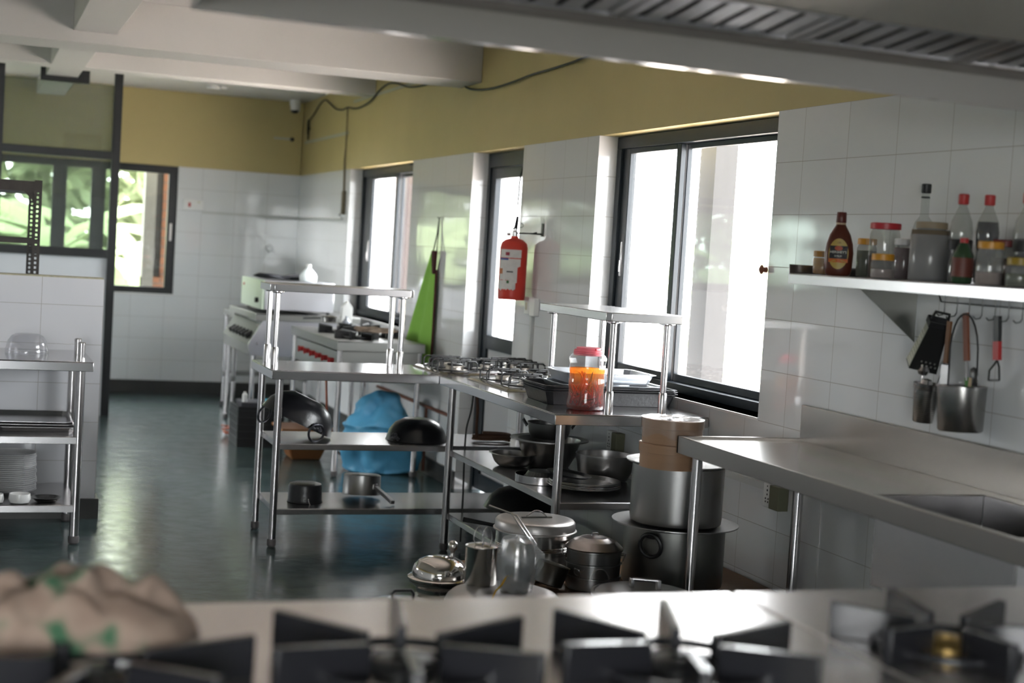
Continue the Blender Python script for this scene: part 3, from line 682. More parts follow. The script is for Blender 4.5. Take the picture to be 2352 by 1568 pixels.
for k in range(5):
    vessel('steel_plate', [(.12, 0), (.125, .001), (.147, .014), (.155, .015), (.156, .012)], (-0.375+.004*math.sin(k*3), 1.0+.004*math.cos(k*2), SZ+.006*k), BOWLS,
           ['lowest', 'second', 'third', 'fourth', 'topmost'][k]+' round steel plate in the stack on the middle shelf, front', 'plate', 'round steel plates stacked on the middle shelf', rot=(0, 0.0, k))
vessel('oval_dish', [(.07, 0), (.08, .001), (.095, .010), (.10, .011)], (-0.44, 1.03, SZ+.050), BOWLS, 'small steel dish lying tilted on the stacked round plates', 'dish', rot=(0.05, 0.10, 0))

# blackened wok and fry pan on the bottom shelf
def wok(name, c, rot, R, H, label, rings_at, group, ringr=.034, flat=0.45, drops=(0, 0)):
    t_ = thing(name, c, label, 'wok', group, rot)
    pr_ = [(R*flat*.8, 0), (R*flat, .003), (R*.72, H*.22), (R*.90, H*.55), (R, H), (R*1.01, H)]
    MB().lathe(shell(pr_, .003), (0, 0, 0), 56).build('wok_body', WOK, t_, local=True, smooth=50)
    for a, dr in zip(rings_at, drops):
        cx, cy = (R+.004)*math.cos(a), (R+.004)*math.sin(a)
        m = MB()
        for k in range(-4, 5):
            random.seed(k+5)
            m.lathe([(0, -.009), (.007, -.006), (.010, 0), (.006, .007), (0, .009)], (cx*.985-math.sin(a)*k*.006+random.uniform(-.002, .002), cy*.985+math.cos(a)*k*.006, H-.022+random.uniform(-.016, .010)), 8)
        m.build('weld_bead', mat('pitted_weld_metal', (.16, .16, .18), .3, .9, bump=.6, bscale=120), t_, local=True)
        m = MB(); pts = []
        for k in range(24):
            q = 2*PI*k/24
            pts.append((cx*1.02+math.cos(a)*.006-math.sin(a)*ringr*math.sin(q), cy*1.02+math.sin(a)*.006+math.cos(a)*ringr*math.sin(q), H+dr+ringr*math.cos(q)))
        m.tube(pts, .006, 8, closed=True); m.build('ring_handle', mat('worn_iron_ring', (.07, .07, .08), .35, .9, var=.5, vscale=60), t_, local=True)
    return t_
def rim_pose(obj, rimc, Rm, H):
    obj.rotation_euler = Rm.to_euler(); obj.location = Vector(rimc)-Rm @ Vector((0, 0, H))
WG = 'blackened woks upside down on the middle shelf of the far table'
Rm = Matrix.Rotation(.42, 3, 'Y') @ Matrix.Rotation(PI, 3, 'X')
w1 = wok('wok', (0, 0, 0), (0, 0, 0), .190, .135, 'black wok propped up on its ring handles at the left end of the shelf', [1.22, -2.25], WG, ringr=.043, drops=(.004, .040))
rim_pose(w1, (-1.345, 2.47, .511+.190*math.sin(.42)+.004), Rm, .135)
w2 = wok('wok', (0, 0, 0), (0, 0, 0), .160, .112, 'black wok lying flat upside down at the right of the shelf', [2.6, -0.5], WG, ringr=.018)
rim_pose(w2, (-0.715, 2.46, .512), Matrix.Rotation(PI, 3, 'X'), .112)
for ch_ in list(w2.children):
    if ch_.name.startswith('ring_handle'): bpy.data.objects.remove(ch_)

# pots on the bottom shelf of the far table
Rm = Matrix.Rotation(PI, 3, 'X')
bp = thing('cooking_pot', (0, 0, 0), 'small black pot upside down on the bottom shelf, wire handle hanging', 'pot')
MB().lathe(shell([(.062, 0), (.080, .006), (.084, .02), (.086, .085), (.090, .095)], .002), seg=40).build('pot_body', WOK, bp, local=True, smooth=40)
MB().tube([(-.01, .086, .07), (-.01, .10, .085), (.014, .112, .14), (.03, .105, .145), (.034, .095, .12)], .0025, 6).build('wire_handle', POLE, bp, local=True)
bp.rotation_euler = (PI, 0, .1); bp.location = (-1.285, 2.45, .192+.096)
sp = thing('saucepan', (0, 0, 0), 'dented aluminium saucepan upside down with a long handle on the bottom shelf', 'pan')
MB().lathe(shell([(.085, 0), (.096, .006), (.098, .10), (.101, .105)], .002), seg=48).build('pan_body', POT, sp, local=True, smooth=40)
m = MB(); m.box(-.016, .095, .045, .016, .104, .075); hb = m.build('handle_bracket', POLE, sp, local=True, bevel=.003)
m = MB(); m.hexa([(-.013, .10, .050), (.013, .10, .050), (.015, .235, .118), (-.015, .235, .118), (-.013, .10, .068), (.013, .10, .068), (.015, .235, .136), (-.015, .235, .136)]); m.build('handle', POT, sp, local=True, bevel=.003)
sp.rotation_euler = (PI-.06, .06, .50); sp.location = (-0.965, 2.56, .192+.125)

# black wok-like pans under the near table
w3 = wok('wok', (0, 0, 0), (0, 0, 0), .19, .13, 'large black wok tipped upside down on the bottom shelf of the near table', [1.2], 'blackened woks upside down on the middle shelf of the far table', ringr=.02)
w3['group'] = 'blackened pans on the bottom shelf of the near table'
rim_pose(w3, (-0.34, 1.86, .197+.17*math.sin(.2)), Matrix.Rotation(-.0, 3, 'Z') @ Matrix.Rotation(-.2*-1, 3, 'Y') @ Matrix.Rotation(PI, 3, 'X'), .13)
fp = thing('frying_pan', (-.42, 1.66, .196), 'black frying pan with a long handle on the bottom shelf', 'pan', 'blackened pans on the bottom shelf of the near table')
MB().lathe(shell([(.09, 0), (.115, .004), (.13, .035)], .002), (-.40, 1.50, .196), 40).build('pan_body', WOK, fp, smooth=40)
MB().tube([(-.52, 1.55, .225), (-.60, 1.60, .236), (-.70, 1.66, .246)], [.010, .009, .012], 8).build('handle', BLACKP, fp)

# ------------------------------------------------------------------ things behind the tables
bag = MB(); random.seed(3)
def sack(c, rx, ry, h, seedv, peak=(0, 0)):
    m = MB(); nu, nv = 40, 26; rows = []
    for jv in range(nv+1):
        t_ = jv/nv; row = []
        for i in range(nu):
            a = 2*PI*i/nu
            wv = (0.80+0.28*math.sin(PI*min(1, t_*1.3+.12))) if t_ < .55 else (1.06*(1-((t_-.55)/.45)**1.5*.93))
            p_ = Vector((math.cos(a)*rx*wv, math.sin(a)*ry*wv, h*t_))
            nn = noise.noise(Vector((p_.x*6+seedv, p_.y*6, p_.z*5)))*.10+noise.noise(Vector((p_.x*17, p_.y*17+seedv, p_.z*14)))*.035
            p_ += Vector((math.cos(a), math.sin(a), 0.3))*nn*(1 if t_ > .02 else .2)
            p_.x += peak[0]*t_*t_; p_.y += peak[1]*t_*t_; p_.z = max(0.002, p_.z)
            row.append(m.bm.verts.new(Vector(c)+p_))
        rows.append(row)
    for A, Bb in zip(rows, rows[1:]):
        for i in range(nu): m.bm.faces.new((A[i], A[(i+1) % nu], Bb[(i+1) % nu], Bb[i]))
    m.bm.faces.new(rows[0][::-1]); m.bm.faces.new(rows[-1]); return m
tag(sack((-0.31, 4.66, 0.0), .25, .18, .545, 1.5, (-.03, 0)).build('plastic_sack', BLUEC, loc=(-0.31, 4.66, 0), smooth=60, sub=1), 'bulging blue plastic sack on the floor under the far range', 'sack')
cr_ = thing('black_crate', (-0.93, 5.92, 0), 'black plastic crate on the floor left of the orange tub', 'crate')
m = MB(); m.box(-1.07, 5.76, 0, -.76, 6.1, .012)
m.box(-1.08, 5.75, 0, -1.065, 6.11, .29); m.box(-.765, 5.75, 0, -.75, 6.11, .29); m.box(-1.065, 5.75, 0, -.765, 5.765, .29); m.box(-1.065, 6.095, 0, -.765, 6.11, .29)
for z in (.05, .1, .15, .2, .25): m.box(-1.083, 5.746, z, -.747, 6.114, z+.012)
m.build('crate_body', BLACKP, cr_)
tag(B(-1.05, 5.80, .20, -.90, 6.05, .315).build('carton_box', mat('dark_carton', (.05, .05, .06), .6), loc=(-.97, 5.92, .20)), 'dark carton poking out of the black crate', 'box')
tag(B(-.89, 5.82, .18, -.78, 6.0, .325).build('blue_packet', mat('blue_packet', (.02, .30, .45), .4), loc=(-.83, 5.9, .18)), 'bright blue packet standing in the black crate', 'packet')
tag(MB().lathe([(0, 0), (.018, 0), (.018, .05), (.01, .06), (.01, .07), (0, .07)], (-1.02, 5.86, .316), 16).build('small_bottle', WHITEPL, loc=(-1.02, 5.86, .316)), 'small grey bottle on the dark carton in the crate', 'bottle')
tub = MB(); tub.hexa([(-.80, 5.16, 0), (-.60, 5.16, 0), (-.60, 5.38, 0), (-.80, 5.38, 0), (-.88, 5.08, .215), (-.53, 5.08, .215), (-.53, 5.44, .215), (-.88, 5.44, .215)])
tb = thing('plastic_tub', (-.70, 5.27, 0), 'orange-brown plastic tub on the floor under the far range', 'tub')
tub.build('tub_body', LEAF_P, tb, bevel=.012); m = MB(); m.box(-.895, 5.065, .205, -.515, 5.455, .222); m.build('tub_rim', LEAF_P, tb, bevel=.004)
tag(B(-.665, 5.072, .10, -.645, 5.078, .19).build('tub_sticker', WHITEPL, tb), 'white strip sticker')
m = MB(); pts = []
for k in range(40):
    a = k*.55; pts.append((-1.00+(.07+.012*math.sin(k))*math.cos(a)*1.25, 6.36+(.09+.01*math.cos(k*2))*math.sin(a), .012+k*.0013+.008*math.sin(k*1.3)+.006))
m.tube(pts, .007, 8)
tag(m.build('rubber_hose', mat('orange_rubber_hose', (.36, .10, .05), .5), loc=(-1.0, 6.36, 0)), 'coil of orange rubber gas hose on the floor beside the black crate', 'hose')

STEELD = mat('greasy_range_steel', (0.24, 0.24, 0.23), 0.42, 1.0, vscale=6)
GREENISH = mat('pale_enamel_front', (0.20, 0.215, 0.20), 0.4, 0.2)
def grate(cx, cy, z, R, arms, m_, parent, a0=0.0, h=.05, th=.012, inner=.3):
    m = MB()
    for k in range(arms):
        a = a0+2*PI*k/arms; d = Vector((math.cos(a), math.sin(a), 0)); s_ = Vector((-d.y, d.x, 0))*th/2
        c = Vector((cx, cy, z)); p0, p1 = c+d*R*inner, c+d*R
        m.hexa([p0-s_, p1-s_, p1+s_, p0+s_, p0-s_+Vector((0, 0, h*.82)), p1-s_+Vector((0, 0, h)), p1+s_+Vector((0, 0, h)), p0+s_+Vector((0, 0, h*.82))])
    m.ring((cx, cy, z+.009), R*.62, .008, 'z', 32, 6)
    return m.build('pan_support', m_, parent, bevel=.0015)
def burner(cx, cy, z, r, parent, m_=None):
    return MB().lathe([(0, 0), (r, 0), (r, .012), (r*.8, .02), (r*.35, .022), (r*.3, .014), (0, .014)], (cx, cy, z), 28).build('burner', m_ or IRON, parent)

rg = thing('gas_range', (-.41, 5.15, 0), 'low four-burner steel range with red knobs along the window wall', 'range')
top_slab(MB(), -.70, 4.40, -.12, 5.90, .875, .06).build('range_top', STEELD, rg, bevel=.003)
B(-.675, 4.415, .62, -.15, 4.425, .815).build('side_panel', STEELD, rg)
B(-.675, 5.875, .62, -.15, 5.885, .815).build('side_panel', STEELD, rg)
B(-.672, 4.425, .64, -.660, 5.875, .80).build('control_panel', GREENISH, rg)
B(-.66, 4.43, .615, -.15, 5.87, .625).build('drip_tray', STEELD, rg)
for k in range(6):
    y = 4.62+k*.19
    kn = MB().tube([(-.672, y, .735), (-.70, y, .735)], .017, 16).build('control_knob', REDPL, rg)
    B(-.712, y-.004, .715, -.70, y+.004, .755).build('knob_grip', REDPL, kn)
for x, y in ((-.675, 4.43), (-.675, 5.86), (-.15, 4.43), (-.15, 5.86)): leg(rg, x, y, .815, r=.019)
for k, (x, y) in enumerate(((-.50, 4.72), (-.50, 5.28), (-.27, 5.0), (-.28, 5.55))):
    burner(x, y, .876, .045, rg); grate(x, y, .876, .15, 6, IRON, rg, a0=.3*k, h=.055, th=.014)
tag(sack((-.42, 4.52, .93), .12, .07, .05, 7.7).build('crumpled_cloth', mat('brown_dishcloth', (.16, .12, .09), .95, bump=.4, bscale=30, var=.3, vscale=20), loc=(-.42, 4.52, .93), smooth=60, sub=1), 'crumpled brown cloth on the near burners of the far range', 'cloth')
sp2 = thing('small_pan', (-.50, 5.56, .932), 'small shallow pan catching window light on the far range', 'pan')
MB().lathe(shell([(.05, 0), (.055, .003), (.06, .035), (.085, .042)], .0015), (-.50, 5.56, .932), 32).build('pan_body', POT_B, sp2)
MB().tube([(-.57, 5.53, .96), (-.70, 5.50, .955)], .006, 8).build('handle', BLACKP, sp2)
ct = thing('milk_carton', (-.31, 6.02, .877), 'white gable-topped carton beside the far range, near the window', 'carton')
m = MB(); m.box(-.35, 5.80, .877, -.275, 5.875, 1.03); m.prism([(-.35, 5.80, 1.03), (-.275, 5.80, 1.03), (-.3125, 5.80, 1.075)], (0, .075, 0)); m.build('carton_body', WHITEPL, ct, bevel=.001)
m = MB().lathe([(0, 0), (.022, 0), (.028, .01), (.028, .06), (.01, .085), (.01, .10), (0, .10)], (-.36, 5.62, .945-.068), 20)
tag(m.build('clear_bottle', mat('frosted_clear_plastic', (.75, .8, .9), .2, trans=.6), loc=(-.36, 5.62, .877)), 'small clear bottle standing among the burners of the far range', 'bottle')

ov = thing('oven_range', (-.48, 6.8, 0), 'tall steel range with black knobs behind the low red-knobbed one', 'range')
m = MB(); m.prism([(-.835, 6.25, .905), (-.10, 6.25, .905), (-.10, 6.25, .62), (-.93, 6.25, .62), (-.95, 6.25, .70), (-.86, 6.25, .86)], (0, .012, 0))
m.build('side_panel', mat('pale_steel_side', (.50, .50, .54), .32, .9), ov, bevel=.001)
m = MB(); m.prism([(-.86, 6.262, .86), (-.95, 6.262, .70), (-.94, 6.262, .70), (-.85, 6.262, .86)], (0, 1.20, 0)); m.build('control_panel', mat('green_grey_panel', (.06, .065, .05), .7, 0), ov)
m = MB(); top_slab(m, -.90, 6.245, -.10, 7.48, .935, .05); m.build('range_top', STEELD, ov, bevel=.003)
m = MB(); m.box(-.94, 6.262, .62, -.12, 7.46, .70); m.build('lower_body', STEELD, ov, bevel=.003)
for k in range(6):
    y = 6.36+k*.15
    MB().tube([(-.90, y, .785), (-.955, y, .755)], [.024, .020], 14).build('control_knob', BLACKP, ov)
for x, y in ((-.90, 6.29), (-.90, 7.43), (-.13, 6.29), (-.13, 7.43)): leg(ov, x, y, .62, r=.019)
for x in (-.72, -.5, -.28): MB().tube([(x, 6.27, .936), (x, 7.3, .936)], .006, 6).build('grate_bar', IRON, ov)
for z in (.66, .80): MB().tube([(-.885, 6.249, z+.05), (-.885, 6.243, z+.05)], .008, 10).build('screw_head', POLE, ov)
gb = thing('griddle_oven', (-.58, 6.75, .945), 'boxy steel tabletop oven with a pale front on the tall range', 'oven')
m = MB(); m.box(-.835, 6.27, .965, -.31, 7.20, 1.185); m.build('oven_body', mat('pale_brushed_box_steel', (.56, .56, .60), .3, .9, var=.06), gb, bevel=.004)
B(-.86, 6.275, .965, -.836, 7.195, 1.187).build('front_panel', mat('pale_green_enamel', (.50, .58, .47), .35), gb, bevel=.005)
for x in (-.80, -.34):
    for y in (6.31, 7.15): MB().tube([(x, y, .944), (x, y, .966)], .015, 8).build('foot', BLACKP, gb)
MB().tube([(-.862, 6.42, 1.03), (-.885, 6.42, 1.03)], .020, 14).build('control_knob', BLACKP, gb)
MB().tube([(-.862, 7.05, 1.13), (-.87, 7.05, 1.13)], .010, 10).build('indicator_lamp', REDPL, gb)
tag(sack((-.66, 6.55, 1.188), .17, .09, .045, 4.4).build('crumpled_cloth', mat('black_cloth', (.02, .02, .025), .9), loc=(-.66, 6.55, 1.188), smooth=60, sub=1), 'crumpled black cloth on top of the tabletop oven', 'cloth')
bt = thing('plastic_can', (-.485, 6.42, 1.188), 'milky white plastic can with a short neck on the tabletop oven', 'can')
MB().lathe([(0, 0), (.062, 0), (.066, .01), (.066, .04), (.06, .058), (.03, .092), (.019, .10), (.018, .118), (0, .118)], (-.485, 6.42, 1.188), 32, sy=.75).build('can_body', mat('milky_plastic', (.78, .84, .86), .4), bt, smooth=50)
MB().lathe([(0, .116), (.020, .116), (.020, .13), (0, .13)], (-.485, 6.42, 1.188), 20).build('can_cap', WHITEPL, bt)
st = thing('steel_stand', (-.5, 8.2, 0), 'open steel stand against the back wall, left of the tall range', 'stand')
top_slab(MB(), -.80, 7.86, -.12, 8.42, .86, .05).build('stand_top', STEELD, st, bevel=.003)
for x, y in ((-.775, 7.89), (-.775, 8.39), (-.15, 7.89), (-.15, 8.39)): leg(st, x, y, .81, r=.02)
m = MB(); m.box(-.79, 7.87, .27, -.76, 8.41, .31); m.box(-.17, 7.87, .27, -.14, 8.41, .31); m.box(-.79, 8.39, .27, -.14, 8.41, .31); m.build('lower_rail', STEELD, st)
B(-.785, 7.87, .31, -.77, 7.93, .81).build('side_plate', STEELD, st)
# pipework behind the range
m = MB(); m.tube([(-.03, 4.1, .45), (-.03, 5.9, .45)], .011, 8); m.tube([(-.03, 4.6, .02), (-.03, 4.6, .45)], .011, 8); m.tube([(-.03, 5.3, .02), (-.03, 5.3, .45)], .011, 8)
tag(m.build('gas_pipe', mat('rusty_gas_pipe', (.14, .05, .03), .6), loc=(-.03, 5, .02)), 'rust-brown gas pipe low on the window wall behind the blue sack', 'pipe')
m = MB(); m.tube([(-.66, 4.86, .62), (-.62, 4.95, .35), (-.58, 4.9, .12), (-.45, 5.0, .03), (-.3, 5.05, .02)], .008, 8)
tag(m.build('rubber_hose', mat('orange_rubber_hose', (.36, .10, .05), .5), loc=(-.6, 4.9, .02)), 'orange rubber hose drooping under the low far range', 'hose')

# ------------------------------------------------------------------ cart on the left with its load
cz = .872
ca = thing('work_table', (-2.9, 2.66, 0), 'stainless steel table with two undershelves in front of the tiled half wall', 'table')
top_slab(MB(), -3.55, 2.31, -2.352, 2.99, cz, .045).build('table_top', STEEL_T, ca, bevel=.0025)
for x, y in ((-2.405, 2.365), (-2.405, 2.945), (-3.49, 2.365), (-3.49, 2.945)): leg(ca, x, y, cz-.04, r=.022)
shelf_obj(ca, -3.53, 2.345, -2.405, 2.965, .515, .036); shelf_obj(ca, -3.53, 2.345, -2.405, 2.965, .19, .036)
gbw = MB().lathe(shell([(.055, 0), (.075, .01), (.092, .035), (.098, .06), (.0985, .066), (.103, .074), (.103, .09)], .0022), seg=48).build('glass_bowl', pane('bowl_glass', (.93, .93, .94), 1.5, .03, haze=.05), local=True, smooth=50)
gbw.location = (-2.638, 2.755, cz+.092); gbw.rotation_euler = (PI, 0, 0); tag(gbw, 'clear glass bowl turned upside down on the left table', 'bowl')
for (x, y), lb in (((-2.397, 2.50), 'nearer of two steel salt cylinders on the left table'), ((-2.398, 2.745), 'farther of two steel salt cylinders on the left table')):
    t_ = thing('salt_shaker', (x, y, cz), lb, 'shaker', 'pair of steel shakers on the left table')
    MB().lathe([(0, 0), (.0175, 0), (.0175, .068), (0, .068)], (x, y, cz+.0005), 24).build('shaker_body', POLE, t_)
    MB().lathe([(0, .068), (.0185, .068), (.0185, .074), (.014, .078), (0, .078)], (x, y, cz+.0005), 24).build('shaker_cap', POLE, t_)
TR = 'steel trays stacked on the middle shelf of the left table'
for k in range(3):
    tray('steel_tray', -2.595-.004*k, 2.72+.006*k, .517+.012*k, .36, .46, .022, STEEL, ['lowest', 'middle', 'topmost'][k]+' steel tray in the stack on the left table shelf', group=TR, rot=-.02*k+.02, flare=.01, rim=.006)
# plates
plate_prof = [(.085, 0), (.09, .004), (.118, .012), (.136, .0175), (.137, .019)]
def plate(x, y, z, label, group):
    o = MB().lathe(shell(plate_prof, .0035), seg=48).build('dinner_plate', PORC, local=True, smooth=50); o.location = (x, y, z)
    return tag(o, label, 'plate', group)
random.seed(4)
PG = 'white plates in the front stack on the left table'
p0 = plate(-2.705, 2.70, .1915, 'bottom white dinner plate of the tall front stack on the left table', PG)
ords = ['second', 'third', 'fourth', 'fifth', 'sixth', 'seventh', 'eighth', 'ninth', 'tenth', 'eleventh', 'twelfth', 'thirteenth', 'fourteenth', 'fifteenth', 'sixteenth', 'seventeenth', 'eighteenth', 'nineteenth']
for k in range(19):
    c = p0.copy(); COL.objects.link(c); c.location = (-2.705+random.uniform(-.003, .003)-.0004*k, 2.70+random.uniform(-.003, .003), .1915+(k+1)*.0094)
    c['label'] = (ords[k]+' white plate from the bottom of the tall front stack') if k < 18 else 'topmost white plate of the tall front stack on the left table'
    c['group'] = PG
PB = 'white plates in the rear stack on the left table'
for k in range(17):
    c = p0.copy(); COL.objects.link(c); c.location = (-2.715+random.uniform(-.003, .003), 2.985-.17+.005, .1915) if False else (-2.995+random.uniform(-.003, .003), 2.80+random.uniform(-.003, .003), .1915+k*.0100)
    c['label'] = 'white plate in the rear stack, '+(('bottom one' if k == 0 else ords[k-1]+' from the bottom') if k < 16 else 'topmost, seen behind the front stack'); c['group'] = PB
vessel('small_bowl', [(.035, 0), (.044, .004), (.051, .02), (.048, .045)], (-2.655, 2.395, .1915), PORC, 'small white porcelain bowl in front of the tall plate stack', 'bowl', 'small white bowls on the bottom shelf', t=.003)
vessel('small_bowl', [(.026, 0), (.034, .004), (.038, .02), (.034, .042)], (-2.762, 2.40, .1915), PORC, 'small round white cup at the left edge of the bottom shelf', 'bowl', 'small white bowls on the bottom shelf', t=.003)
for k in range(2):
    vessel('steel_saucer', [(.040, 0), (.05, .003), (.072, .016)], (-2.533, 2.435, .1915+.006*k), POT_B, ['lower', 'upper'][k]+' steel saucer of the pair on the bottom shelf beside the plates', 'saucer', 'pair of steel saucers on the bottom shelf', t=.002)
tag(MB().lathe([(0, 0), (.034, 0), (.038, .004), (.038, .055), (.03, .062), (0, .062)], (-2.803, 2.42, .516), 28).build('plastic_cup', mat('pale_blue_plastic', (.55, .68, .78), .4), loc=(-2.803, 2.42, .516)), 'pale blue plastic cup at the far left of the middle shelf', 'cup')

# slotted angle rack behind the half wall
SLOT = mat('dark_slotted_angle', (.045, .038, .034), .5, .4, var=.4, vscale=20)
rk = thing('slotted_rack', (-3.3, 3.9, 0), 'dark slotted-angle storage rack behind the tiled half wall', 'rack')
def slotted(x, y, z1, sx, sy):
    """angle post with punched slots: two flanges built as ladders"""
    m = MB(); zb, pitch, sl = 0.0, .025, .013
    for (dx, dy) in ((sx, 0), (0, sy)):
        def strip(a, b, z0, z1_):
            X0, X1 = (x+min(a, b)*dx, x+max(a, b)*dx) if dx else (x, x+.002)
            Y0, Y1 = (y+min(a, b)*dy, y+max(a, b)*dy) if dy else (y, y+.002)
            m.box(min(X0, X1), min(Y0, Y1), z0, max(X0, X1), max(Y0, Y1), z1_)
        strip(0, .35, zb, z1); strip(.65, 1, zb, z1)
        z = 1.0
        while z < z1: 
            strip(.35, .65, z, min(z+pitch-sl, z1)); z += pitch
        strip(.35, .65, zb, 1.0)
    return m
for (x, y, sx, sy) in ((-2.570, 3.50, -.038, .038), (-2.570, 4.35, -.038, -.038), (-4.1, 3.50, .038, .038), (-4.1, 4.35, .038, -.038)):
    slotted(x, y, 1.735, sx, sy).build('slotted_post', SLOT, rk, smooth=0)
for z0, z1 in ((1.672, 1.728), (1.395, 1.42), (.95, .98), (.5, .53)):
    m = MB(); m.box(-4.1, 3.503, z0, -2.572, 3.506, z1); m.box(-4.1, 4.345, z0, -2.572, 4.348, z1); m.box(-4.1, 3.506, z0+.004 if z1-z0 > .04 else z1-.003, -2.572, 4.345, z0+.007 if z1-z0 > .04 else z1)
    if z0 < 1.0 or z0 > 1.6: m.build('rack_shelf', SLOT, rk, smooth=0)
    else:
        m.bm.free(); m = MB(); m.box(-4.1, 3.503, z0, -2.572, 3.506, z1); m.box(-4.1, 4.345, z0, -2.572, 4.348, z1); m.build('rack_rail', SLOT, rk, smooth=0)
for x0 in (-2.61,):
    MB().prism([(x0, 3.507, 1.672), (x0-.05, 3.507, 1.672), (x0, 3.507, 1.62)], (0, .002, 0)).build('gusset_plate', SLOT, rk, smooth=0)

# ================================================================== VESSELS ON THE LOW BENCH AND THE FLOOR
bn = thing('low_bench', (-.74, .19, 0), 'low dark wooden bench under the stacked pots, between the tables', 'bench')
B(-1.222, -.165, .265, -.02, .54, .298).build('bench_top', WOODB, bn, bevel=.004)
for x, y in ((-1.19, -.12), (-1.19, .50), (-.06, -.12), (-.06, .50)): B(x-.025, y-.025, 0, x+.025, y+.025, .265).build('leg', DARKW, bn)
BZ = .2985
def two_rings(parent, c, R, z, angs, ringr, rod, m_):
    for a in angs:
        d = Vector((math.cos(a), math.sin(a), 0)); s_ = Vector((-d.y, d.x, 0)); cc = Vector((c[0], c[1], z))+d*(R+.012)
        m = MB(); pts = [cc+s_*ringr*math.sin(2*PI*k/20)+Vector((0, 0, -ringr*.8+ringr*math.cos(2*PI*k/20)))+d*.006*math.cos(2*PI*k/20) for k in range(20)]
        m.tube(pts, rod, 8, closed=True)
        h_ = m.build('ring_handle', m_, parent)
        MB().tube([cc-d*.014-s_*.018+Vector((0, 0, .0)), cc-s_*.012, cc+s_*.012, cc-d*.014+s_*.018], rod*1.2, 8).build('handle_lug', m_, h_)
# big pot, tray lid, upper pot, plate lid, bamboo steamer
PX, PY = -.385, .085
bp1 = thing('stock_pot', (PX, PY, BZ), 'largest aluminium stock pot with ring handles, bottom of the tall stack', 'pot')
MB().lathe(shell([(.175, 0), (.188, .008), (.190, .02), (.190, .222), (.196, .226)], .003), (PX, PY, BZ), 64).build('pot_body', mat('dark_aluminium', (.20, .20, .19), .38, 1, var=.15), bp1, smooth=40)
two_rings(bp1, (PX, PY), .192, BZ+.205, (-2.45, 0.35), .042, .008, IRON)
vessel('pot_lid', [(.17, 0), (.20, .002), (.228, .009), (.238, .011), (.238, .007)], (PX, PY, BZ+.2265), POT, 'wide flat tray lid covering the largest stock pot', 'lid', t=.002, seg=64)
z2 = BZ+.2295
vessel('stock_pot', [(.155, 0), (.170, .010), (.173, .03), (.173, .222), (.179, .225)], (PX, PY, z2), POT, 'brushed aluminium pot standing on the wide flat lid', 'pot', t=.003, seg=64)
vessel('pot_lid', [(.15, 0), (.168, .002), (.19, .012), (.197, .014), (.197, .010)], (PX-.01, PY-.02, z2+.2255), POT_B, 'shallow shiny lid on the upper pot, under the bamboo steamer', 'lid', t=.002, seg=64)
z3 = z2+.228
for k, (r_, lb) in enumerate(((.1145, 'lower bamboo steamer tier on the stacked pots'), (.110, 'upper bamboo steamer tier with a cling-filmed top'))):
    bs = thing('bamboo_steamer', (-.47, -.015, z3+.090*k), lb, 'steamer', 'two stacked bamboo steamer tiers')
    zz = z3+.0905*k
    MB().lathe([(0, .012), (r_-.010, .012), (r_-.010, 0), (r_, 0), (r_, .089), (r_-.010, .089), (r_-.010, .030), (0, .030)], (-.47, -.015, zz), 56).build('steamer_wall', BAMBOO, bs, smooth=30)
    MB().lathe([(r_+.0003, .055), (r_+.004, .056), (r_+.004, .087), (r_+.0003, .088)], (-.47, -.015, zz), 56).build('bamboo_band', BAMBOO, bs, smooth=30)
    if k == 1:
        m = MB(); random.seed(9); rows = []
        for rr in [0, .02, .04, .06, .08, .10, .1155]:
            rows.append([m.bm.verts.new((-.47+rr*math.cos(2*PI*q/48), -.015+rr*math.sin(2*PI*q/48), zz+.0905+(.004*noise.noise(Vector((rr*60, q*.9, 1)))+.002 if rr < .11 else 0))) for q in range(48)])
        rows.append([m.bm.verts.new((-.47+.1165*math.cos(2*PI*q/48), -.015+.1165*math.sin(2*PI*q/48), zz+.03+.01*math.sin(q*.7))) for q in range(48)])
        for A, Bb in zip(rows, rows[1:]):
            for q in range(48): m.bm.faces.new((A[q], A[(q+1) % 48], Bb[(q+1) % 48], Bb[q]))
        m.build('cling_film', pane('tight_cling_film', (.95, .95, .95), 1.6, .15, haze=.04), bs, smooth=60)
    else:
        MB().lathe([(0, .018), (r_-.011, .018), (r_-.011, .022), (0, .022)], (-.47, -.015, zz), 40).build('slatted_base', BAMBOO, bs)
# canister with wire handle lid
CXc, CYc = -.875, .27
cn = thing('steel_canister', (CXc, CYc, BZ), 'wide ribbed steel canister with a flat lid and wire handle', 'canister')
MB().lathe([(0, 0), (.140, 0), (.146, .006), (.147, .05), (.149, .053), (.147, .056), (.147, .11), (.149, .112), (.147, .114), (.149, .118), (.147, .12), (.149, .124), (.147, .126), (.147, .172), (0, .172)], (CXc, CYc, BZ), 64).build('canister_body', POT_B, cn, smooth=40)
ld = MB().lathe([(0, .218), (.12, .217), (.144, .213), (.151, .205), (.152, .178), (.158, .176), (.158, .172), (.150, .171)], (CXc, CYc, BZ), 64).build('canister_lid', mat('satin_lid_steel', (.46, .44, .43), .38, 1), cn, smooth=50)
m = MB(); pts = [(CXc-.045+.09*t_, CYc-.01, BZ+.219+.026*math.sin(PI*t_)) for t_ in [k/10 for k in range(11)]]; m.tube(pts, .0028, 8)
m.build('wire_handle', POLE, ld); MB().tube([(CXc-.062, CYc-.01, BZ+.2195), (CXc+.062, CYc-.01, BZ+.2195)], .004, 6).build('handle_plate', POT, ld)
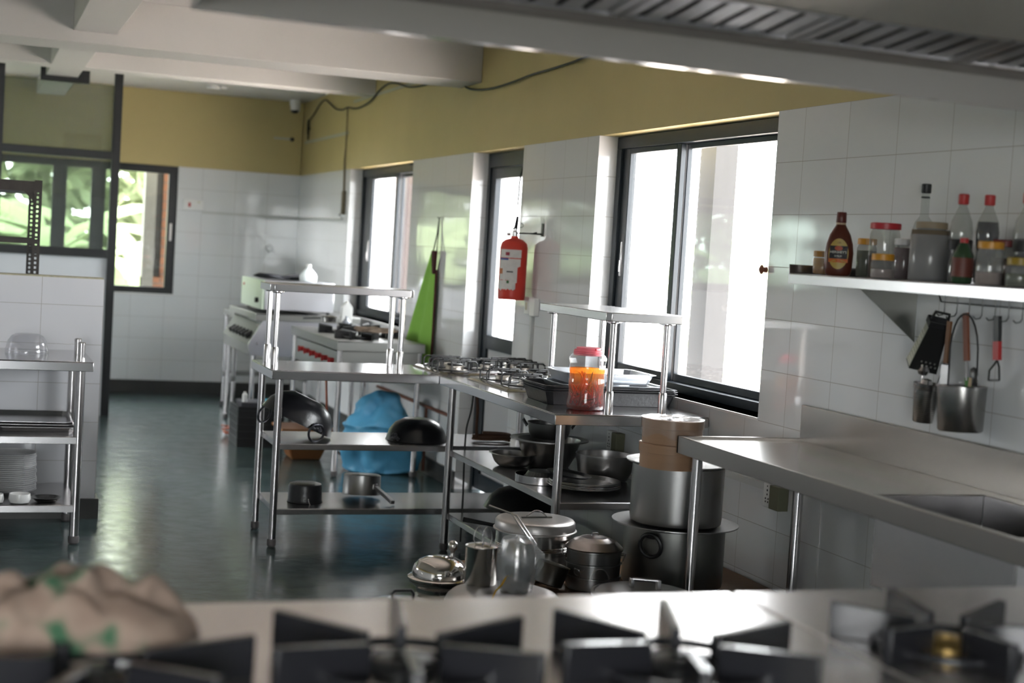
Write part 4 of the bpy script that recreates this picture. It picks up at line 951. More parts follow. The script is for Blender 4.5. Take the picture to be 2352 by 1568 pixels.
# three-tier aluminium steamer
SX, SY = -.725, .045
stm = thing('tiered_steamer', (SX, SY, BZ), 'tiered aluminium steamer with ring handles and a domed ridged lid', 'steamer')
for k in range(3):
    zz = BZ+.048*k
    tr = MB().lathe([(0, .001), (.094, .001), (.098, .004), (.101, .045), (.105, .047), (.105, .050), (0, .050)], (SX, SY, zz), 56).build('steamer_tier', POT, stm, smooth=35)
    if k: two_rings(tr, (SX, SY), .101, zz+.034, ((-2.5, .6) if k == 1 else (-.45, 2.7)), .013, .002, POT)
l_ = MB().lathe([(.106, .146), (.108, .151), (.098, .160), (.096, .162), (.078, .176), (.075, .175), (.05, .187), (.047, .186), (.02, .193), (0, .193)], (SX, SY, BZ), 56).build('steamer_lid', mat('worn_lid_aluminium', (.36, .33, .32), .28, 1), stm, smooth=35)
MB().tube([(SX-.014, SY, BZ+.192), (SX-.01, SY, BZ+.201), (SX+.01, SY, BZ+.201), (SX+.014, SY, BZ+.192)], .003, 8).build('lid_knob', POT, l_)
# domed chafing dish
DX, DY = -1.335, -.03
up_ = thing('upturned_pot', (DX, DY, 0), 'plain steel pot on the floor carrying the domed dish', 'pot')
MB().lathe([(.104, 0), (.100, .01), (.097, .28), (.090, .297), (0, .298)], (DX, DY, 0), 48).build('pot_body', POT_B, up_, smooth=40)
dm = thing('chafing_dish', (DX, DY, BZ), 'round steel chafing dish with a domed lid and ball knob', 'dish')
MB().lathe([(0, 0), (.070, 0), (.076, .01), (.080, .03), (.104, .048), (.108, .055), (.104, .058), (0, .058)], (DX, DY, BZ), 56).build('dish_base', POT_B, dm, smooth=40)
l_ = MB().lathe([(.110, .058), (.112, .066), (.106, .070), (.097, .072), (.096, .092), (.090, .108), (.074, .124), (.050, .134), (.02, .139), (0, .140)], (DX, DY, BZ), 56).build('domed_lid', mat('mirror_dome_steel', (.60, .57, .54), .10, 1, vscale=20), dm, smooth=60)
kx, ky = DX+.052, DY+.03
MB().lathe([(0, .130), (.010, .130), (.007, .142), (.008, .150), (.016, .158), (.019, .168), (.016, .179), (.008, .186), (0, .187)], (kx, ky, BZ), 24).build('ball_knob', POT_B, l_, smooth=70)
# pan leaning on the bench
pn = thing('small_pan', (-.885, .02, BZ), 'dark little pan tilted behind the film-wrapped vessel', 'pan')
MB().lathe(shell([(.045, 0), (.052, .004), (.058, .075), (.060, .078)], .0015), seg=36).build('pan_body', mat('dark_aluminium', (.2, .2, .19), .38, 1), pn, local=True, smooth=40)
pn.rotation_euler = (-.0, .28, 0); pn.location = (-.905, .03, BZ+.018)

# on the floor in front of the bench
MX, MY = -1.225, -.395
mt = thing('large_pan', (MX, MY, 0), 'big covered steel pot on the floor, its flat lid carrying the can', 'pot')
MB().lathe([(0, 0), (.165, 0), (.18, .012), (.182, .30), (.190, .34), (0, .34)], (MX, MY, 0), 64).build('pot_body', POT, mt, smooth=40)
MB().lathe([(.198, .338), (.200, .346), (.196, .360), (.188, .376), (.172, .390), (.15, .3975), (.12, .3995), (0, .400)], (MX, MY, 0), 64).build('pot_lid', mat('satin_lid_steel', (.46, .44, .43), .28, 1), mt, smooth=60)
KX, KY = -1.278, -.298
kc = thing('milk_can', (KX, KY, .4005), 'small steel can with two upright wire loops on its lid', 'can')
MB().lathe([(0, 0), (.050, 0), (.054, .005), (.054, .122), (.0555, .124), (.0555, .128), (.050, .130), (0, .141)], (KX, KY, .4005), 44).build('can_body', POT_B, kc, smooth=40)
for dx in (-.013, .017):
    m = MB(); pts = [(KX+dx-.004+.017*math.cos(PI-PI*t_) , KY-.01, .4005+.150+.042*math.sin(PI*t_)) for t_ in [k/10 for k in range(11)]]
    m.tube([(KX+dx-.012, KY-.01, .4005+.136)]+pts+[(KX+dx+.006, KY-.012, .4005+.128)], .0018, 6)
    m.build('wire_loop', POLE, kc)
MB().tube([(KX+.020, KY-.0565, .4005+.13), (KX+.020, KY-.0575, .4005+.098), (KX+.017, KY-.060, .4005+.092), (KX+.024, KY-.060, .4005+.092)], .0022, 6).build('latch_wire', POLE, kc)
# leaning jug and tongs behind
jg = thing('steel_jug', (-1.18, -.06, BZ), 'shiny open steel jug leaning behind the small steel can', 'jug')
MB().lathe(shell([(.035, 0), (.042, .004), (.048, .15), (.050, .155)], .0012), seg=36).build('jug_body', POT_B, jg, local=True, smooth=40)
jg.rotation_euler = (0, .12, 0); jg.location = (-1.185, -.085, BZ+.006+.01)
tg = MB(); tg.tube([(-1.10, -.155, BZ+.005), (-1.03, -.10, .50), (-1.08, -.02, .585), (-1.14, .05, .60)], .0035, 8); tg.tube([(-1.07, -.16, BZ+.005), (-1.01, -.10, .49), (-1.06, -.02, .578), (-1.14, .05, .60)], .0035, 8)
tag(tg.build('steel_tongs', POLE, loc=(-1.08, -.15, BZ)), 'bright steel tongs standing in front of the ribbed canister', 'tongs')
# film wrapped vessel with a yellow cord
WX, WY = -1.190, -.400
wv = thing('wrapped_vessel', (WX, WY, .4005), 'fluted steel vessel wrapped in crumpled clear film, with a yellow cord', 'vessel')
MB().lathe([(0, 0), (.044, 0), (.050, .006), (.052, .045), (.060, .085), (.059, .12), (.050, .155), (.048, .162), (0, .172)], (WX, WY, .4005), 40).build('vessel_body', POT_B, wv, smooth=50)
m = MB(); rows = []; random.seed(12)
for k, (rr, z) in enumerate([(.056, .002), (.060, .03), (.064, .05), (.068, .085), (.067, .12), (.058, .150), (.052, .168), (.032, .176), (.006, .180)]):
    row = []
    for q in range(32):
        a = 2*PI*q/32; bump_ = 1+.10*noise.noise(Vector((math.cos(a)*3, math.sin(a)*3, z*40)))+(.35*max(0, math.cos(a-(-.3)))**6 if .05 < z < .13 else 0)
        row.append(m.bm.verts.new((WX+rr*bump_*math.cos(a), WY+rr*bump_*math.sin(a), .4005+z+.004*math.sin(q*1.7))))
    rows.append(row)
for A, Bb in zip(rows, rows[1:]):
    for q in range(32): m.bm.faces.new((A[q], A[(q+1) % 32], Bb[(q+1) % 32], Bb[q]))
m.bm.faces.new(rows[-1]); m.build('film_wrap', WRAP, wv, smooth=20)
m = MB(); m.tube([(WX-.045, WY-.035, .455), (WX-.07, WY-.06, .432), (WX-.10, WY-.09, .420), (WX-.125, WY-.13, .405), (WX-.13, WY-.15, .39)], .003, 7)
m.build('yellow_cord', mat('yellow_twine', (.62, .36, .03), .7), wv)
# strap-handled lid on a pot, glass-lidded pot
LX, LY = -.725, -.405
pt = thing('covered_pot', (LX, LY, 0), 'dark covered pot on the floor, lid with a square strap handle', 'pot')
MB().lathe([(0, 0), (.15, 0), (.165, .012), (.168, .36), (.176, .372), (0, .372)], (LX, LY, 0), 64).build('pot_body', mat('dark_aluminium', (.2, .2, .19), .38, 1), pt, smooth=40)
l_ = MB().lathe([(.181, .372), (.183, .380), (.172, .384), (.168, .380), (.160, .388), (.10, .397), (0, .400)], (LX, LY, 0), 64).build('pot_lid', POT, pt, smooth=50)
m = MB(); a = .45; d = Vector((math.cos(a), -math.sin(a), 0))
for s0 in (-1, 1):
    c = Vector((LX, LY, 0))+d*.045*s0; m.box(c.x-.006, c.y-.010, .396, c.x+.006, c.y+.010, .432)
c0 = Vector((LX, LY, .428))-d*.05; c1 = Vector((LX, LY, .428))+d*.05; s_ = Vector((-d.y, d.x, 0))*.010
m.hexa([c0-s_, c1-s_, c1+s_, c0+s_, c0-s_+Vector((0, 0, .004)), c1-s_+Vector((0, 0, .004)), c1+s_+Vector((0, 0, .004)), c0+s_+Vector((0, 0, .004))])
m.build('strap_handle', STEEL, l_, bevel=.001)
m = MB(); m.ring((LX-.08, LY+.20, .385), .035, .003, 'y', 24, 6, 0, PI)
tag(m.build('wire_ring', POT, loc=(LX-.08, LY+.20, .385)), None)
bpy.data.objects['wire_ring'].parent = None
QX, QY = -1.600, -.50
gp = thing('covered_pot', (QX, QY, 0), 'pot on the floor with a pale glass lid and a black loop handle', 'pot')
MB().lathe([(0, 0), (.12, 0), (.13, .01), (.134, .365), (0, .365)], (QX, QY, 0), 56).build('pot_body', POT, gp, smooth=40)
l_ = MB().lathe([(.139, .364), (.142, .370), (.138, .376), (.11, .390), (.06, .402), (0, .406)], (QX, QY, 0), 56).build('glass_lid', mat('fogged_lid_glass', (.42, .42, .42), .22, .6), gp, smooth=60)
MB().tube([(QX-.033, QY, .400), (QX-.034, QY, .420), (QX-.026, QY, .430), (QX+.026, QY, .430), (QX+.034, QY, .420), (QX+.033, QY, .400)], .0055, 10).build('loop_handle', BLACKP, l_)
# pressure cooker near the sink
pc = thing('pressure_cooker', (-.13, -.55, 0), 'black-handled pressure cooker under the sink counter, weight valve on its lid', 'cooker')
MB().lathe([(0, 0), (.11, 0), (.12, .01), (.122, .27), (.126, .275), (.126, .285), (.10, .300), (.05, .308), (0, .310)], (-.13, -.55, 0), 48).build('cooker_body', mat('dark_aluminium', (.2, .2, .19), .38, 1), pc, smooth=40)
MB().lathe([(0, .305), (.008, .305), (.008, .335), (.015, .338), (.016, .352), (.009, .356), (.008, .366), (0, .370)], (-.135, -.55, 0), 20).build('weight_valve', POLE, pc)
MB().tube([(-.20, -.60, .300), (-.26, -.64, .305), (-.36, -.71, .290)], [.014, .017, .013], 10).build('handle', BLACKP, pc)

# ================================================================== SINK COUNTER
sk = thing('sink_counter', (-.26, -1.4, 0), 'stainless steel sink counter with a splashback along the window wall', 'sink')
SZT = .890; yA, yB_ = -.16, -2.25; x0, x1 = -.52, -.004
m = MB()
# deck with an opening for the basin
bx0, bx1, by0, by1 = -.455, -.09, -1.95, -1.33
m.box(x0+.012, by1, SZT-.014, x1, yA-.012, SZT-.010); m.box(x0+.012, yB_, SZT-.014, x1, by0, SZT-.010)
m.box(x0+.012, by0, SZT-.014, bx0, by1, SZT-.010); m.box(bx1, by0, SZT-.014, x1, by1, SZT-.010)
m.box(x0, yB_, SZT-.062, x0+.012, yA, SZT); m.box(x0, yA-.012, SZT-.062, x1, yA, SZT)
SKM = mat('dull_sink_steel', (.33, .31, .29), .27, 1.0)
m.build('counter_top', SKM, sk, bevel=.003)
m = MB(); m.prism([(x1-.020, yA, SZT-.012), (x1, yA, SZT-.012), (x1, yA, 1.013), (x1-.022, yA, 1.013), (x1-.022, yA, 1.008)], (0, yB_-yA, 0)); m.build('splashback', SKM, sk, bevel=.003)
m = MB(); t_ = .003
m.box(bx0, by0, .62, bx1, by1, .623); m.box(bx0-t_, by0, .62, bx0, by1, SZT-.012); m.box(bx1, by0, .62, bx1+t_, by1, SZT-.012); m.box(bx0, by0-t_, .62, bx1, by0, SZT-.012); m.box(bx0, by1, .62, bx1, by1+t_, SZT-.012)
m.build('basin', STEEL, sk, bevel=.002)
for x, y in ((-.462, -.215), (-.045, -.215+.0), (-.045, -1.2), (-.462, -2.2)): leg(sk, x, y, SZT-.06, r=.0195)
for y in (-.215,): pass
# ================================================================== WALL SHELF WITH JARS AND BOTTLES
wsf = thing('wall_shelf', (-.15, -1.2, 1.47), 'steel wall shelf with raised edges, carrying the jars and bottles', 'shelf')
SH = 1.492; m = MB(); ya, yb = -.475, -2.3
m.box(-.30, yb, SH-.003, -.003, ya, SH); m.box(-.30, yb, SH-.036, -.296, ya, SH-.003); m.box(-.30, ya-.003, SH-.036, -.003, ya, SH+.030); m.box(-.006, yb, SH, -.003, ya-.003, SH+.030); m.build('shelf', STEEL, wsf, bevel=.002)
for y in (-.80, -1.95):
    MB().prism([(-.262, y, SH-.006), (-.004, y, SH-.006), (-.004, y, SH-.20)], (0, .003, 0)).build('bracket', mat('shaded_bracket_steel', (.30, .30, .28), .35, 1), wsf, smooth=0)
SHZ = SH+.0005
def jar(name, x, y, r, h, lid_m, body_m, label, cat='jar', cont=None, conth=.6, neck=.85, group=None, lidh=.018):
    j = thing(name, (x, y, SHZ), label, cat, group)
    hb = h-lidh
    MB().lathe([(0, 0), (r*.92, 0), (r, .006), (r, hb*.86), (r*neck, hb*.97), (r*neck, hb)], (x, y, SHZ), 32).build('jar_body', body_m, j, smooth=50)
    if cont: MB().lathe([(0, .003), (r*.90, .003), (r*.965, .008), (r*.965, hb*conth), (0, hb*conth)], (x, y, SHZ), 32).build('contents', cont, j, smooth=50)
    if lid_m: MB().lathe([(0, h), (r*neck+.002, h), (r*neck+.004, h-.002), (r*neck+.004, hb-.002), (r*neck, hb-.002)], (x, y, SHZ), 32).build('lid', lid_m, j, smooth=35)
    return j
ORL = mat('orange_yellow_lid', (.55, .25, .02), .4); REDL = mat('red_lid', (.42, .02, .03), .4); WHL = mat('pale_grey_lid', (.5, .5, .5), .4)
CLR = pane('clear_jar_plastic', (.80, .80, .77), 1.5, .06, haze=.10)
jar('honey_jar', -.20, -.405-.12, .034, .080, mat('amber_lid', (.30, .14, .02), .4), CLR, 'little jar of amber honey at the left end of the wall shelf', cont=mat('amber_honey', (.42, .20, .02), .2), conth=.9)
jar('spice_jar', -.08, -.60, .033, .130, ORL, CLR, 'slim glass jar with an orange lid behind the syrup bottle', cont=mat('olive_spice', (.07, .08, .03), .7), conth=.8)
jar('storage_jar', -.115, -.755, .049, .180, REDL, CLR, 'clear square-shouldered jar with a red lid behind a small yellow-lidded jar', cont=mat('brown_lentils', (.10, .05, .03), .8), conth=.45, neck=.93)
jar('spice_jar', -.245, -.95, .036, .077, ORL, CLR, 'small clear jar with a yellow-orange lid at the shelf front', cont=mat('pinkish_salt', (.30, .22, .20), .8), conth=.5)
jar('spice_jar', -.125, -.885, .034, .130, WHL, CLR, 'jar of dark red spice with a pale lid, left of the large brown jar', cont=mat('dark_red_spice', (.06, .012, .015), .8), conth=.9)
jar('storage_jar', -.17, -1.085, .060, .180, mat('tan_lid', (.26, .20, .13), .5), pane('cloudy_jar_plastic', (.55, .50, .42), 1.5, .2, haze=.2), 'large cloudy jar full of light brown flour on the wall shelf', cont=mat('light_brown_flour', (.13, .10, .065), .9), conth=.96, neck=.72)
jar('spice_jar', -.245, -1.475, .037, .122, ORL, CLR, 'clear jar with a yellow lid in front of the dark cola bottle', cont=mat('pinkish_salt', (.30, .22, .20), .8), conth=.35)
jar('spice_jar', -.245, -1.605, .036, .080, mat('dull_yellow_lid', (.28, .18, .01), .4), CLR, 'squat dark-yellow-lidded jar near the right frame edge', cont=mat('olive_spice', (.07, .08, .03), .7), conth=.6)
jar('storage_jar', -.06, -1.30, .045, .135, mat('dark_red_lid', (.20, .02, .02), .4), CLR, 'jar with a dark red lid behind the cola bottles', cont=mat('brown_lentils', (.10, .05, .03), .8), conth=.7)
def soda(x, y, full, label, seed):
    b = thing('soda_bottle', (x, y, SHZ), label, 'bottle', 'red-capped soda bottles on the wall shelf')
    prof = [(.026, 0), (.031, .006), (.033, .03), (.033, .06), (.029, .085), (.0285, .10), (.0335, .135), (.034, .155), (.030, .185), (.018, .215), (.0125, .228), (.0125, .240)]
    MB().lathe([(0, 0)]+prof, (x, y, SHZ), 32).build('bottle_body', CLR, b, smooth=60)
    if full > 0:
        pr_ = [(max(0, r-.0012), max(z, .002)) for r, z in prof if z <= full]
        MB().lathe([(0, .002)]+pr_+[(0, pr_[-1][1])], (x, y, SHZ), 32).build('cola', mat('dark_cola', (.012, .008, .008), .1), b, smooth=60)
        if full < .2: MB().lathe([(.0342, .098), (.0345, .10), (.0348, .128), (.0340, .130)], (x, y, SHZ), 32).build('bottle_label', mat('black_label', (.03, .03, .03), .5), b, smooth=60)
    MB().lathe([(.0145, .234), (.0155, .236), (.0155, .262), (.013, .265), (0, .265)], (x, y, SHZ), 24).build('bottle_cap', REDPL, b)
soda(-.15, -1.205, .128, 'half-empty red-capped soda bottle, first of the three from the left', 1)
soda(-.10, -1.262, .205, 'nearly full dark cola bottle with a red cap, middle of three', 2)
soda(-.15, -1.50, .14, 'red-capped bottle cut by the right frame edge', 3)
b = thing('glass_bottle', (-.075, -.888, SHZ), 'tall clear empty bottle with a black cap behind the large cloudy jar', 'bottle')
MB().lathe([(0, 0), (.034, 0), (.036, .006), (.036, .15), (.028, .185), (.014, .205), (.0125, .285)], (-.075, -.905, SHZ), 32).build('bottle_body', pane('clear_bottle_glass', (.88, .90, .89), 1.5, .02), b, smooth=60)
MB().lathe([(.0145, .278), (.0155, .280), (.0155, .305), (.013, .307), (0, .307)], (-.075, -.905, SHZ), 24).build('bottle_cap', BLACKP, b)
MB().lathe([(.0138, .262), (.0142, .263), (.0142, .266), (.0138, .267)], (-.075, -.905, SHZ), 24).build('neck_ring', BLACKP, b)
b = thing('sauce_bottle', (-.25, -1.375, SHZ), 'small dark-labelled sauce bottle standing low before the soda bottles', 'bottle')
MB().lathe([(0, 0), (.026, 0), (.030, .006), (.030, .08), (.014, .115), (.010, .118)], (-.25, -1.36, SHZ), 28).build('bottle_body', mat('dark_green_glass', (.03, .06, .03), .1), b, smooth=60)
MB().lathe([(.0303, .02), (.0306, .022), (.0306, .072), (.0303, .074)], (-.25, -1.36, SHZ), 28).build('bottle_label', mat('dark_red_label', (.12, .03, .02), .5), b, smooth=60)
MB().lathe([(.0115, .115), (.012, .118), (.012, .130), (0, .132)], (-.25, -1.36, SHZ), 20).build('bottle_cap', REDPL, b)
# chocolate syrup bottle
hx, hy = -.225, -.662
sy = thing('syrup_bottle', (hx, hy, SHZ), 'brown squeeze bottle of chocolate syrup with an oval label', 'bottle')
BRN = mat('chocolate_brown_plastic', (.085, .022, .012), .3)
MB().lathe([(0, 0), (.036, 0), (.041, .006), (.045, .03), (.0465, .075), (.043, .105), (.034, .135), (.020, .160), (.0155, .168), (.0155, .176), (0, .176)], seg=48, sy=.62).build('bottle_body', BRN, sy, local=True, smooth=60)
MB().lathe([(.016, .174), (.017, .176), (.0155, .207), (.014, .209), (0, .209)], seg=24).build('bottle_cap', mat('brown_cap', (.10, .02, .015), .4), sy, local=True)
MB().lathe([(.0158, .168), (.0162, .169), (.0162, .173), (.0158, .174)], seg=24).build('neck_seal', mat('cream_seal', (.4, .3, .2), .5), sy, local=True)
def oval(cx, cz_, rx, rz, n=40, zmin=-9, zmax=9):
    return [(cx+rx*math.cos(2*PI*k/n), max(zmin, min(zmax, cz_+rz*math.sin(2*PI*k/n)))) for k in range(n)]
def decal(name, pts, y, m_, parent, curve_r=.0465, t=.0004, ybase=.0292):
    m = MB(); v = []
    # bend the flat outline on to the bottle's elliptical front
    for (x, z) in pts:
        R_ = .0466-.006*max(0, (z-.085)/.04)
        yy = -.62*R_*math.sqrt(max(0, 1-(x/R_)**2))-y
        v.append(m.bm.verts.new((x, yy, z)))
    c = m.bm.verts.new((0, -.62*(.0466-.006*max(0, (sum(p[1] for p in pts)/len(pts)-.085)/.04))-y, sum(p[1] for p in pts)/len(pts)))
    for k in range(len(v)): m.bm.faces.new((v[k], v[(k+1) % len(v)], c))
    return m.build(name, m_, parent, local=True, smooth=0)
def rect(x0, x1, z0, z1, n=8):
    return [(x0+(x1-x0)*k/n, z0) for k in range(n+1)]+[(x1-(x1-x0)*k/n, z1) for k in range(n+1)]
lb_ = decal('oval_label', oval(0, .072, .032, .050), .0016, mat('gold_label', (.40, .28, .06), .45), sy)
decal('orange_band', rect(-.031, .031, .044, .056), .0026, mat('orange_band', (.50, .12, .02), .5), lb_)
decal('dark_band', rect(-.029, .029, .056, .098), .0028, mat('near_black_band', (.02, .018, .022), .5), lb_)
decal('emblem', oval(0, .090, .013, .008), .0040, mat('red_brown_emblem', (.35, .06, .02), .5), lb_)
def text(name, body, size, m_, parent, loc, rot, extrude=.0002):
    cu = bpy.data.curves.new(name, 'FONT'); cu.body = body; cu.size = size; cu.align_x = 'CENTER'; cu.align_y = 'CENTER'; cu.extrude = extrude
    cu.materials.append(m_); o = bpy.data.objects.new(name, cu); COL.objects.link(o); COL.objects.link(o) if False else None
    dg = bpy.context.evaluated_depsgraph_get(); me = bpy.data.meshes.new_from_object(o.evaluated_get(dg)); me.name = name
    bpy.data.objects.remove(o); o = bpy.data.objects.new(name, me); COL.objects.link(o)
    o.location = loc; o.rotation_euler = rot; o.parent = parent
    return o
CREAM = mat('cream_lettering', (.62, .60, .55), .5)
text('brand_lettering', "HERSHEY'S", .0112, CREAM, lb_, (0, -.0345, .077), (PI/2, 0, 0))
text('small_lettering', "SYRUP", .0085, CREAM, lb_, (0, -.0345, .064), (PI/2, 0, 0))
text('year_lettering', "100", .009, mat('brown_lettering', (.12, .06, .02), .5), lb_, (0, -.0325, .108), (PI/2, 0, 0))
sy.rotation_euler = (0, 0, -.62)

# ---- hook rail and hanging utensils
rl = thing('hook_rail', (-.06, -1.4, 1.44), 'thin wire rail with a row of hooks under the wall shelf', 'rail')
WIRE = mat('dark_wire', (.08, .08, .08), .35, .9)
m = MB(); m.tube([(-.055, -.98, SH-.030), (-.055, -1.0, 1.432), (-.055, -2.2, 1.432)], .0022, 6); m.tube([(-.055, -1.0, SH-.036), (-.055, -2.2, SH-.036)], .0022, 6)
m.build('rail_wire', WIRE, rl)
for k in range(14):
    y = -1.02-.062*k
    if y > -1.75:
        MB().tube([(-.055, y, SH-.03), (-.055, y, 1.402), (-.057, y+.006, 1.392), (-.063, y+.018, 1.389), (-.066, y+.026, 1.396)], .0019, 6).build('hook', WIRE, rl)
# perforated cylinders
def perf_mat(name, base, s):
    m = bpy.data.materials.new(name); n, l, p = _pr(m); p.inputs['Metallic'].default_value = 1; p.inputs['Roughness'].default_value = .25
    tc = n.new('ShaderNodeTexCoord'); sp_ = n.new('ShaderNodeSeparateXYZ'); l.new(tc.outputs['Object'], sp_.inputs[0])
    at = n.new('ShaderNodeMath'); at.operation = 'ARCTAN2'; l.new(sp_.outputs['Y'], at.inputs[0]); l.new(sp_.outputs['X'], at.inputs[1])
    mu = n.new('ShaderNodeMath'); mu.operation = 'MULTIPLY'; l.new(at.outputs[0], mu.inputs[0]); mu.inputs[1].default_value = .05
    cb = n.new('ShaderNodeCombineXYZ'); l.new(mu.outputs[0], cb.inputs[0]); l.new(sp_.outputs['Z'], cb.inputs[1])
    br = n.new('ShaderNodeTexBrick'); br.offset = .5; br.inputs['Scale'].default_value = 1; br.inputs['Brick Width'].default_value = s; br.inputs['Row Height'].default_value = s; br.inputs['Mortar Size'].default_value = s*.24; br.inputs['Mortar Smooth'].default_value = .2
    br.inputs['Color1'].default_value = (.02, .02, .02, 1); br.inputs['Color2'].default_value = (.02, .02, .02, 1); br.inputs['Mortar'].default_value = (*base, 1)
    l.new(cb.outputs[0], br.inputs['Vector']); l.new(br.outputs['Color'], p.inputs['Base Color']); return m
PERF = perf_mat('perforated_steel', (.62, .60, .58), .0062)
PERF2 = perf_mat('fine_perforated_steel', (.46, .45, .44), .0045)
hd = thing('cutlery_holder', (-.065, -.985, 1.05), 'narrow tapered perforated steel holder hanging on the wall', 'holder')
MB().lathe(shell([(.030, 0), (.031, .001), (.041, .108)], .001), seg=40).build('holder_body', PERF, hd, local=True, smooth=40)
MB().lathe([(.0412, .105), (.042, .106), (.0435, .122), (.0425, .1225), (.0405, .106)], seg=40).build('plain_rim', POLE, hd, local=True, smooth=40)
MB().tube([(.035, 0, .12), (.055, 0, .20), (.045, -.01, .30), (.02, -.02, .34)], .0018, 6).build('hanging_wire', WIRE, hd, local=True)
hd.location = (-.075, -.978, 1.052); hd.rotation_euler = (.10, 0, 0)
hd2 = thing('utensil_pot', (-.09, -1.185, 1.045), 'wide perforated steel pot full of utensils hanging on the wall', 'holder')
MB().lathe(shell([(.062, 0), (.067, .006), (.074, .135)], .001), seg=56).build('pot_body', PERF2, hd2, local=True, smooth=40)
MB().ring((0, 0, .137), .0745, .0018, 'z', 48, 6).build('rim_wire', POLE, hd2, local=True)
m = MB(); m.tube([(0, .070, .13)]+[(0, .070*math.cos(PI*t_), .20+.155*math.sin(PI*t_)**.8) for t_ in [k/12 for k in range(1, 12)]]+[(0, -.070, .13)], .0028, 8); m.build('bail_handle', BLACKP, hd2, local=True)
hd2.location = (-.085, -1.185, 1.048); hd2.rotation_euler = (-.05, 0, 0)
# box grater
gr = thing('box_grater', (-.06, -.95, 1.22), 'box grater with a black top hanging askew from the rail', 'grater')
m = MB(); m.hexa([(-.030, -.045, 0), (.030, -.045, 0), (.030, .045, 0), (-.030, .045, 0), (-.020, -.030, .155), (.020, -.030, .155), (.020, .030, .155), (-.020, .030, .155)])
m.build('grater_body', mat('grater_shaded_steel', (.05, .05, .05), .35, .8), gr, local=True)  # darkened steel: the dark reflection on the coarse face is in the colour
m = MB(); m.hexa([(-.026, .0435, .006), (.026, .0435, .006), (.026, .0455, .006), (-.026, .0455, .006), (-.017, .0300, .148), (.017, .0300, .148), (.017, .0320, .148), (-.017, .0320, .148)]); tag(m.build('fine_face', mat('grater_lit_steel', (.42, .42, .36), .4, .6), gr, local=True), 'fine-toothed side coloured as lit')  # same steel in a lighter colour, painting the side that catches light
m = MB()
for i in range(4):
    for jx in range(2): 
        y = -.036+.014*i+(.006 if jx else 0)-.0; m.box(-.0305-.001+.0012*jx, y, .018+.013*jx, -.0285, y+.005, .023+.013*jx)
m.build('coarse_holes', mat('bright_hole_edges', (.75, .75, .72), .3, .9), gr, local=True)
m = MB()
for i in range(9):
    for jx in range(4): m.box(-.016+.009*jx-.0, .0425-.0009*i*1.05+.0008, .02+.013*i, -.013+.009*jx, .0445-.0009*i, .023+.013*i)
m.build('fine_teeth', mat('bright_hole_edges', (.75, .75, .72), .3), gr, local=True)
m = MB(); m.box(-.024, -.034, .150, .024, .034, .172); m.tube([(0, -.026, .17), (0, -.022, .198), (0, .022, .198), (0, .026, .17)], .005, 8); m.build('grater_top', BLACKP, gr, local=True, bevel=.003)
gr.rotation_mode = 'ZYX'; gr.rotation_euler = (.48, 0, 1.2); gr.location = (-.065, -.935, 1.222)
# hanging tools
def tool(name, label, cat, parts_, loc, rot, group='kitchen tools hanging from the hook rail'):
    t_ = thing(name, loc, label, cat, group, rot)
    for nm, mb_, m_ in parts_: mb_.build(nm, m_, t_, local=True, smooth=40)
    return t_
WH = mat('brown_wood_handle', (.17, .075, .03), .55, var=.2); WH2 = mat('reddish_wood_handle', (.20, .06, .03), .55, var=.2)
m1 = MB().box(-.004, -.009, 0, .004, .009, .13); m2 = MB().box(-.0015, -.020, -.085, .0015, .020, -.005)
tool('spatula', 'wooden-handled spatula hanging left of the wire bail', 'spatula', [('handle', m1, WH), ('blade', m2, STEEL)], (-.075, -1.075, 1.245), (.03, 0, 0))
m1 = MB().box(-.004, -.011, 0, .004, .011, .145); m2 = MB().tube([(0, 0, -.06), (0, 0, 0)], .005, 8)
m3 = MB().box(-.002, -.024, -.12, .002, .010, -.05)
tool('turner', 'wooden-handled turner with a green edge hanging over the utensil pot', 'turner', [('handle', m1, WH2), ('neck', m2, STEEL), ('green_blade', m3, mat('green_silicone', (.05, .22, .02), .5))], (-.08, -1.185, 1.262), (-.16, 0, 0))
m1 = MB().box(-.006, -.012, .055, .006, .012, .130); m2 = MB().box(-.0065, -.013, 0, .0065, .013, .055)
m3 = MB().tube([(0, 0, 0), (0, .012, -.012), (0, .034, -.03), (0, .038, -.06)], .003, 8).tube([(0, -.0, 0), (0, -.010, -.02), (0, -.012, -.06)], .003, 8).box(-.001, -.012, -.062, .001, .038, -.056)
tool('peeler', 'peeler with a black and red grip hanging at the right', 'peeler', [('grip', m1, BLACKP), ('red_grip', m2, REDPL), ('fork', m3, WIRE)], (-.06, -1.300, 1.275), (-.10, 0, 0))
m1 = MB().lathe([(0, -.02), (.014, -.014), (.021, 0), (.014, .012), (0, .016)], (0, .0, .04), 20).lathe([(0, -.02), (.014, -.014), (.020, 0), (.014, .012), (0, .016)], (0, -.030, .005), 20)
tool('measuring_spoons', 'cluster of round steel spoons sticking out of the narrow holder', 'spoons', [('spoon_bowls', m1, POLE), ('spoon_handle', MB().tube([(0, .0, .03), (0, -.01, -.06)], .003, 6), POLE)], (-.075, -.955, 1.175), (.2, 0, 0), group='utensils standing in the hanging holders')
m1 = MB().lathe([(0, 0), (.012, .002), (.019, .015), (.021, .035), (.015, .052), (0, .058)], seg=20, sx=.3)
tool('serving_spoon', 'dark oval spoon standing in the wide utensil pot', 'spoon', [('spoon_bowl', m1, WIRE), ('handle', MB().tube([(0, 0, 0), (0, .01, -.10)], .003, 6), WIRE)], (-.085, -1.235, 1.19), (-.15, 0, 0), group='utensils standing in the hanging holders')
m1 = MB().tube([(0, .012, -.06), (0, 0, .03)], .005, 8)
